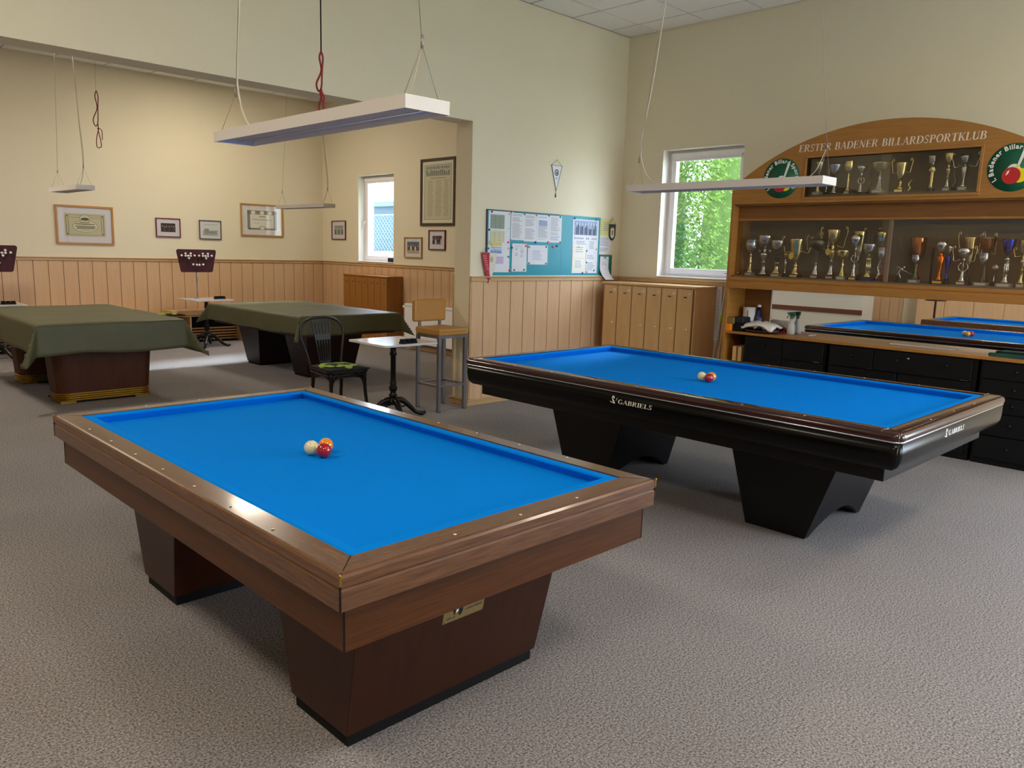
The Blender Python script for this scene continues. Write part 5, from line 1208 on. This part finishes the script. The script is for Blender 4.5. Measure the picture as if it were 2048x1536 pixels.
def spray(label, x, y, rz, colh):
    t = thing('spray_bottle', label, 'bottle', (x, y, ZT), rz)
    q = B(); q.lathe([(.036, 0), (.04, .006), (.04, .05), (.036, .09), (.018, .13), (.0165, .155)], mat('frosted_bottle', '#c9c8c4', .4), seg=20); q.obj('bottle', t)
    q = B(); q.lathe([(.018, .152), (.018, .178)], flat('#5f6f66'), seg=12); q.obj('collar', t)
    q = B(); q.hexa([(-.016, -.012, .176), (.022, -.012, .176), (.022, .012, .176), (-.016, .012, .176)], [(-.03, -.012, .215), (.03, -.012, .22), (.03, .012, .22), (-.03, .012, .215)], flat(colh)); q.box(-.045, -.03, -.008, .008, .198, .212, flat(colh)); q.obj('spray_head', t, bevel=.003)
    q = B(); q.tube(bez([(-.026, 0, .2), (-.034, 0, .18), (-.045, 0, .155)], 4), .0045, flat('#0c4a34'), 6); q.obj('trigger', t)
spray('frosted white spray bottle with green trigger head before the mirror', 7.385, 3.60, -PI/2+.25, '#0d5a40')
q = B(); q.prism([(-.10, -.16), (.10, -.18), (.11, .05), (.05, .16), (-.08, .12)], mat('green_cloth', '#0f4f48', .9), lambda x, y: (x, y, 0), lambda x, y: (x*.92, y*.92, .018)); tag(q.obj('folded_cloth', loc=(7.30, 1.70, ZT), bevel=.006), 'dark green folded cloth on the worktop at the right picture edge', 'cloth')
q = B(); q.box(-.02, .02, -.03, .03, 0, .006, flat('#8a7aa8')); q.box(-.015, .015, -.07, -.035, 0, .008, m_paper); tag(q.obj('paper_slips', loc=(7.42, 3.46, ZT)), 'small violet and white slips lying near the spray bottles', 'paper')
q = B(); q.box(-.012, .012, -.40, .14, 0, .006, m_paper); tag(q.obj('ruler', loc=(7.41, 2.52, ZT)), 'long white strip lying on the worktop in front of the mirror', 'ruler')

# ------------------------------------------------------------------ trophies
def metal(nm, h, r=.16): return mat(nm, h, r, metal=1)
mg = metal('trophy_gold', '#f0dc98', .2); ms = metal('trophy_silver', '#d8d6d0', .18); mcop = metal('trophy_copper', '#b8764a', .22); mpew = metal('trophy_pewter', '#6e655c', .35); mdk = flat('#1d1a18', .3)
mblue = metal('trophy_blue', '#2a3fb8', .2); mredt = metal('trophy_red', '#8a1838', .2); mgreen = metal('trophy_green', '#2f6a52', .25); morg = metal('trophy_orange', '#e0701c', .22); mplq = flat('#c9bfa8', .35); mblk = mat('marble_block', '#a59f96', .25, col2='#7f7a72', nscale=20); mbrn = flat('#5a3a2c', .3)
def handles(t, r_at, z0, z1, span, m, curl=True, th=.0035):
    for s in (-1, 1):
        q = B(); H = z1-z0
        q.tube(bez([(0, s*r_at*.55, z0+.1*H), (0, s*(r_at+(span-r_at)*.55), z0), (0, s*(r_at+(span-r_at)*.75), z0+.35*H), (0, s*span, z0+.72*H), (0, s*(span-.004), z1), (0, s*(span-.014), z1+.004), (0, s*(span-.018), z1-.01), (0, s*(span-.010), z1-.016)], 5), th, m, 6); q.obj('handle', t)
def trophy(label, x, y, z, h, w, style, bowl=None, stemc=None, base='block', span=None, hm=None, ex=None, bw=None):
    bowl = bowl or mg; stemc = stemc or ms; t = thing('trophy', label, 'trophy', (x, y, z), 0, 'trophies in the oak cabinet'); r = w/2*1.12
    bh = .03 if base != 'flat' else .012; bw = bw or max(.028, r*.62)
    q = B()
    if base == 'round': q.lathe([(bw*1.05, 0), (bw*1.05, bh*.8), (bw*.9, bh)], mdk, seg=16)
    else: q.box(-bw*.8, bw*.8, -bw, bw, 0, bh, {'block': mblk, 'flat': mdk, 'brown': mbrn, 'gold': mdk, 'blue': flat('#1c2260', .3)}.get(base, mblk))
    q.obj('base', t, bevel=.0015)
    if base in ('block', 'gold', 'brown'): q = B(); q.box(-bw*.8-.0015, -bw*.8, -bw*.75, bw*.75, bh*.2, bh*.85, mg if base == 'gold' else mplq); q.obj('plaque', t)
    S = h-bh
    def L(p, m, name, seg=18): q = B(); q.lathe([(max(a*r, .0015), bh+c*S) for a, c in p], m, seg=seg); return q.obj(name, t)
    if style == 'goblet':
        L([(.62, 0), (.6, .03), (.34, .10), (.22, .16), (.20, .3), (.28, .34), (.18, .38), (.16, .52), (.22, .55), (.12, .60)], stemc, 'stem')
        L([(.12, .60), (.55, .66), (.88, .74), (1, .86), (.92, .99), (.95, 1), (.85, 1), (.9, .87), (.5, .70)], bowl, 'cup')
    elif style == 'bowl':
        L([(.55, 0), (.42, .05), (.26, .2), (.14, .36), (.10, .40), (.22, .46), (.08, .52), (.08, .62)], stemc, 'stem')
        L([(.08, .62), (.45, .67), (.85, .80), (1, .97), (1.03, 1), (.95, 1), (.8, .85), (.3, .70)], bowl, 'cup')
    elif style == 'vase':
        L([(.6, 0), (.42, .06), (.28, .14), (.18, .22), (.3, .26), (.14, .31)], stemc, 'stem')
        L([(.14, .31), (.5, .42), (.72, .60), (.86, .85), (1, .98), (1, 1), (.9, 1), (.75, .8), (.3, .45)], bowl, 'cup')
    elif style == 'tier':
        L([(.62, 0), (.55, .05), (.3, .13), (.24, .30), (.34, .31), (.34, .34)], stemc, 'stem')
        L([(.20, .34), (.3, .40), (.52, .50), (.56, .55), (.4, .56), (.2, .60), (.3, .63), (.15, .68)], bowl if ex != 'dark' else mdk, 'middle_tier')
        L([(.15, .68), (.6, .73), (.95, .85), (1, .98), (1, 1), (.9, 1), (.8, .85), (.4, .74)], bowl, 'cup')
    elif style == 'wide':
        L([(.42, 0), (.36, .04), (.2, .14), (.14, .26), (.2, .29), (.2, .30)], stemc, 'stem')
        q = B(); q.box(-.006, .006, -.018, .018, bh+.30*S, bh+.58*S, mpew); q.obj('inscribed_plate', t)
        L([(.1, .58), (.4, .63), (.85, .70), (1, .78), (.92, .86), (.7, .88), (.2, .90)], bowl, 'dish')
    elif style == 'bucket':
        L([(.6, 0), (.55, .04), (.3, .12), (.2, .3), (.3, .34), (.18, .4), (.3, .5)], stemc, 'stem')
        L([(.25, .46), (.7, .50), (.85, .62), (.9, .85), (.95, .97), (.92, 1), (.82, 1), (.78, .7)], bowl, 'cup')
    elif style == 'column':
        L([(.7, 0), (.62, .05), (.36, .14), (.3, .16)], stemc, 'foot')
        q = B(); 
        for a in (-1, 1): q.tube([(0, a*r*.28, bh+.14*S), (0, a*r*.24, bh+.52*S)], r*.16, stemc, 8)
        q.tube([(0, 0, bh+.14*S), (0, 0, bh+.5*S)], r*.2, ms, 8); q.lathe([(r*.5, bh+.52*S), (r*.55, bh+.56*S), (r*.3, bh+.58*S), (r*.2, bh+.66*S)], stemc, seg=16); q.obj('columns', t)
        L([(.2, .66), (.6, .72), (.95, .86), (1, .98), (1, 1), (.9, 1), (.8, .85)], bowl, 'cup')
    elif style == 'wreath':
        L([(.6, 0), (.5, .04), (.28, .14), (.2, .28), (.2, .32)], stemc, 'stem')
        q = B(); q.tube([(0, r*.62*math.cos(a), bh+S*.44+r*.62*math.sin(a)) for a in [math.radians(-245+310*k/14) for k in range(15)]], .0045, stemc, 6); q.obj('wreath', t)
        q = B(); q.tube([(0, 0, bh+.3*S), (0, 0, bh+.66*S)], .004, stemc, 6); q.obj('rod', t)
        L([(.15, .62), (.25, .66), (.1, .70), (.5, .76), (.9, .88), (1, 1), (.9, 1), (.75, .88)], bowl, 'cup')
    elif style == 'trumpet':
        L([(.6, 0), (.42, .06), (.2, .14), (.24, .24), (.42, .42), (.6, .58), (.5, .64), (.2, .68), (.3, .70)], stemc, 'stem')
        L([(.3, .70), (.62, .76), (.88, .9), (.95, 1), (.86, 1), (.7, .86)], bowl, 'cup')
    elif style == 'statue':
        q = B(); sc_ = S
        # one continuous figure: robe, arms folded, head
        prof = [(.30, 0), (.32, .02), (.2, .05), (.22, .2), (.3, .38), (.26, .52), (.34, .62), (.42, .74), (.34, .82), (.14, .85), (.12, .88), (.2, .92), (.2, .97), (.1, 1)]
        q.lathe([(max(a*r, .001), bh+c*S) for a, c in prof], mg, seg=14, ell=1.15)
        for s in (-1, 1): q.tube(bez([(0, s*r*.40, bh+.76*S), (-r*.15, s*r*.50, bh+.64*S), (-r*.42, s*r*.05, bh+.66*S)], 4), r*.13, mg, 6)
        q.tube([(-r*.1, r*.22, bh), (-r*.3, r*.24, bh+.01*S)], r*.14, mg, 6); q.tube([(-r*.1, -r*.22, bh), (-r*.3, -r*.24, bh+.01*S)], r*.14, mg, 6); q.obj('figure', t)
    elif style == 'player':
        q = B(); m = ms
        q.tube([(0, .018, bh), (0, .010, bh+.45*S), (0, 0, bh+.52*S)], [.006, .008, .010], m, 8); q.tube([(0, -.018, bh), (.004, -.012, bh+.3*S), (0, 0, bh+.52*S)], [.006, .008, .010], m, 8)
        q.tube(bez([(0, 0, bh+.50*S), (0, -.010, bh+.68*S), (0, -.030, bh+.82*S)], 4), .012, m, 8); q.sphere((0, -.042, bh+.90*S), .011, m, 10, 8)
        q.tube(bez([(0, -.025, bh+.82*S), (-.01, -.05, bh+.66*S), (-.004, -.075, bh+.62*S)], 4), .0045, m, 6); q.tube(bez([(0, -.02, bh+.80*S), (-.006, .012, bh+.92*S), (-.004, .02, bh+.74*S)], 4), .0045, m, 6); q.obj('figure', t)
        q = B(); q.tube([(-.006, .035, bh+.86*S), (-.006, -.11, bh+.48*S)], .002, m, 5); q.obj('cue', t)
    elif style == 'medal':
        L([(.5, 0), (.3, .08), (.15, .2), (.12, .45)], stemc, 'stem'); q = B(); q.lathe([(r*.2, -.004), (r*.95, -.004), (r, 0), (r*.95, .004), (r*.2, .004)], bowl, (0, 0, bh+.72*S), 20, 'x'); q.obj('disc', t)
    elif style == 'abstract':
        q = B(); q.tube(bez([(0, .02, bh), (0, .0, bh+.3*S), (0, .015, bh+.6*S), (0, -.01, bh+S*.95)], 5), [.016, .016, .015, .014, .013, .012, .011, .010, .009, .009, .008, .007, .006, .006, .005, .004], stemc, 8); q.obj('figure', t)
    if span: handles(t, r*.9, bh+S*.62, h+.012 if not isinstance(span, tuple) else span[1], span if not isinstance(span, tuple) else span[0], hm or bowl)
    if ex == 'blue': q = B(); q.lathe([(.012, 0), (.012, -.003)], flat('#2a78d8', .3), (-r*.75, 0, bh+S*.82), 14, 'x'); q.obj('emblem', t)
    if ex == 'bluedisc': q = B(); q.lathe([(.017, 0), (.017, -.003)], flat('#2aa6e6', .3), (-r*.92, 0, bh+S*.80), 14, 'x'); q.obj('emblem', t)
    if ex == 'medal': 
        q = B(); q.prism([(.024*math.cos(PI/6+k*PI/3), .034*math.sin(PI/6+k*PI/3)) for k in range(6)], flat('#e2c44a', .3), lambda a, c: (-.006, a, c), lambda a, c: (0, a, c)); q.obj('hanging_medal', t, (-r*.75, r*.35, bh+S*.52))
        q = B(); q.tube([(-r*.78, r*.35, bh+S*.60), (-r*.9, r*.1, bh+S*.95)], .0015, m_redcord, 4); q.obj('medal_ribbon', t)
    if ex == 'tophat': q = B(); q.lathe([(.003, 0), (.003, .03)], mpew, (0, 0, h-.05), 6); q.lathe([(.004, -.003), (.026, -.003), (.028, 0), (.026, .003), (.004, .003)], metal('medallion', '#a8975a', .4), (0, -.02, h+.0), 14, 'x'); q.obj('medallion', t)
    return t
Z1, Z2 = 1.43, 2.192
X1, X1b = 7.28, 7.41
trophy('silver goblet with blue emblem, leftmost in the long case', X1, 4.033, Z1, .351, .115, 'goblet', ms, mg, ex='blue')
trophy('tall two-tier silver cup with flat bowl, second from left in the long case', X1+.04, 3.906, Z1, .397, .145, 'tier', ms, ms, 'flat', span=(.072, .25))
trophy('silver cup with dark middle tier, third from left in the long case', X1, 3.748, Z1, .349, .125, 'tier', ms, mg, ex='dark')
trophy('small slim gold trophy standing behind the third and fourth cups', X1b, 3.725, Z1, .235, .044, 'trumpet', mg, ms, 'round')
trophy('big gold cup with tall scroll handles and yellow medal, left half', X1, 3.556, Z1, .365, .136, 'vase', mg, mg, 'gold', span=(.150, .385), ex='medal', bw=.048)
trophy('pewter dish trophy with inscribed plate and round medallion on top', X1+.03, 3.371, Z1, .414, .165, 'wide', mpew, ms, 'brown', span=(.105, .40), hm=mg, ex='tophat', bw=.04)
trophy('tall gold and silver cup with scroll handles and hanging yellow medal', X1+.03, 3.223, Z1, .455, .112, 'tier', mg, ms, 'brown', span=(.125, .475), ex='medal', bw=.042)
trophy('small gold bowl trophy right of the medal cups', X1-.03, 3.092, Z1, .265, .108, 'bowl', mg, mg, bw=.040)
trophy('tall silver tulip cup with blue emblem in the left half', X1-.02, 2.991, Z1, .405, .092, 'wreath', ms, ms, 'gold', ex='blue', bw=.038)
trophy('wide gold-rimmed trophy hidden behind the silver tulip cup', X1b+.01, 3.03, Z1, .445, .118, 'vase', mg, mpew, 'round')
trophy('silver bowl on a column with blue base, left of the glass joint', X1, 2.871, Z1, .327, .110, 'column', ms, mg, 'blue', bw=.052)
trophy('gold scroll-handled cup at the back near the glass joint', X1b+.02, 2.925, Z1, .43, .06, 'vase', mdk, mg, 'round', span=(.075, .47), hm=mg)
trophy('gold cup with light blue disc, rearmost beside the glass joint', X1b, 2.825, Z1, .459, .09, 'trumpet', mg, mpew, 'round', ex='bluedisc')
trophy('small red and silver cup in front, beside the glass joint', X1-.03, 2.748, Z1, .295, .075, 'goblet', ms, mredt, 'flat')
trophy('silver abstract trophy squeezed behind the red and silver cup', X1+.04, 2.79, Z1, .20, .04, 'abstract', ms, ms, 'flat')
trophy('small silver billiard player figure right of the glass joint', X1, 2.606, Z1, .145, .042, 'player', ms, ms, 'flat', bw=.026)
trophy('large copper bucket cup with wide arms in the right half', X1b, 2.514, Z1, .395, .128, 'bucket', mcop, mcop, 'round', span=(.165, .425), hm=mpew)
trophy('small silver cup on green stem in front of the copper bucket', X1, 2.477, Z1, .24, .072, 'goblet', ms, mgreen, bw=.04)
trophy('silver bowl with orange stem and gold base plate', X1, 2.28, Z1, .355, .100, 'trumpet', ms, morg, 'gold', bw=.048)
trophy('blue-footed trophy behind the orange-stemmed one', X1b, 2.262, Z1, .33, .075, 'trumpet', ms, mblue, 'round')
trophy('silver bowl with curved handles and ring stem, right half', X1-.02, 2.097, Z1, .30, .105, 'wreath', ms, ms, 'brown', span=(.090, .315), bw=.04)
trophy('gold-rimmed cup with tall gold scroll handle at the back, right half', X1b, 2.10, Z1, .398, .095, 'vase', mg, mdk, 'round', span=(.10, .435))
trophy('small fluted silver cup on dark stem with wide block', X1, 1.954, Z1, .266, .076, 'goblet', ms, mdk, bw=.05)
trophy('wide bronze-rimmed bowl behind the fluted silver cup', X1b, 1.975, Z1, .399, .118, 'bowl', mcop, mpew, 'round', span=(.06, .425), hm=mg)
trophy('small round medal trophy at the back near the right edge', X1b, 1.90, Z1, .20, .05, 'medal', ms, ms, 'round')
trophy('silver column trophy with blue cup near the right picture edge', X1, 1.789, Z1, .38, .086, 'column', mblue, ms, bw=.055)
trophy('gold and silver cup cut by the right picture edge, long case', X1, 1.677, Z1, .373, .078, 'tier', mg, mg, span=(.075, .31))
# upper case
U = 7.235
trophy('gold-bowled cup at the left end of the upper case', U, 3.386, Z2, .300, .093, 'bowl', mg, mg, bw=.04)
trophy('dark low cup in the second place of the upper case', U+.08, 3.340, Z2, .24, .058, 'goblet', mpew, ms, 'round')
trophy('silver bowl cup behind the pendant lamp end, upper case', U, 3.231, Z2, .268, .108, 'bowl', ms, ms, 'flat')
trophy('gold goblet with square stem, upper case left part', U, 3.108, Z2, .290, .078, 'goblet', mg, mg, 'brown')
trophy('small silver cup with wreath ring in the upper case', U, 2.993, Z2, .248, .080, 'wreath', ms, ms, 'flat')
trophy('slim dark statuette at the back of the upper case', U+.08, 2.940, Z2, .275, .04, 'abstract', mdk, mdk, 'flat')
trophy('wide gold bowl trophy in the middle of the upper case', U, 2.833, Z2, .262, .138, 'bowl', mg, ms, bw=.048)
trophy('large all-gold loving cup with two ear handles, upper case', U, 2.656, Z2, .252, .094, 'vase', mg, mg, 'gold', span=(.085, .28), bw=.045)
trophy('tiny gold figure trophy right of the gold loving cup', U+.08, 2.600, Z2, .12, .03, 'abstract', mg, mg, 'flat')
trophy('gold statuette with folded arms in the upper case', U-.02, 2.402, Z2, .245, .075, 'statue', mg, mg, 'round', bw=.03)
trophy('silver bowl rising behind the gold statuette', U+.08, 2.440, Z2, .305, .075, 'bowl', ms, ms, 'round')
trophy('gold and silver two-part cup right of the gold statuette', U, 2.285, Z2, .308, .070, 'tier', mg, ms)
trophy('grey glass-like trophy at the back of the upper case', U+.09, 2.250, Z2, .24, .05, 'abstract', mpew, mpew, 'round')
trophy('silver tulip cup with wide scroll arms, right end of the upper case', U-.02, 2.157, Z2, .285, .088, 'trumpet', ms, ms, span=(.105, .298), bw=.035)

# ------------------------------------------------------------------ the far left side of the hall (seen in the mirror)
t = thing('wall_cupboard', 'row of beech cupboards on the left wall, seen in the mirror', 'cupboard', (XL+.22, 4.6, 0))
q = B(); q.box(-.2, .18, -3.0, 1.3, 0, 2.1, m_ply); q.obj('body', t)
for k in range(8):
    q = B(); y0 = -3.0+.5375*k; q.box(.18, .2, y0+.005, y0+.532, .08, 2.08, m_ply); o = q.obj('door', t, bevel=.002)
    q = B(); q.tube([(.2, y0+.48, 1.02), (.225, y0+.48, 1.05), (.2, y0+.48, 1.12)], .005, m_chrome, 6); q.obj('handle', o)
t = thing('bar_counter', 'white bar counter with wooden top, seen in the mirror', 'counter', (XL+1.2, 8.2, 0))
q = B(); q.box(-.3, .25, -1.6, 2.2, .0, 1.02, flat('#d9d6ce')); q.obj('front_panel', t)
q = B(); q.box(-.35, .32, -1.65, 2.25, 1.02, 1.06, m_ply); q.obj('counter_top', t, bevel=.005)
q = B(); q.box(.251, .27, -1.6, 2.2, .5, .6, flat('#6a3a2a')); q.obj('rail_strip', t)
t = thing('coat_stand', 'dark red round coat stand, seen in the mirror', 'coat stand', (XL+1.5, 5.2, 0))
q = B(); q.tube([(0, 0, 0), (0, 0, 1.9)], .02, m_bodymh, 10); q.obj('pole', t); q = B(); q.tube([(.18*math.cos(k*PI/10), .18*math.sin(k*PI/10), .9) for k in range(20)], .012, m_bodymh, 6, closed=True); q.lathe([(.2, 0), (.2, .02), (.03, .04)], m_bodymh, seg=20); q.obj('ring', t)
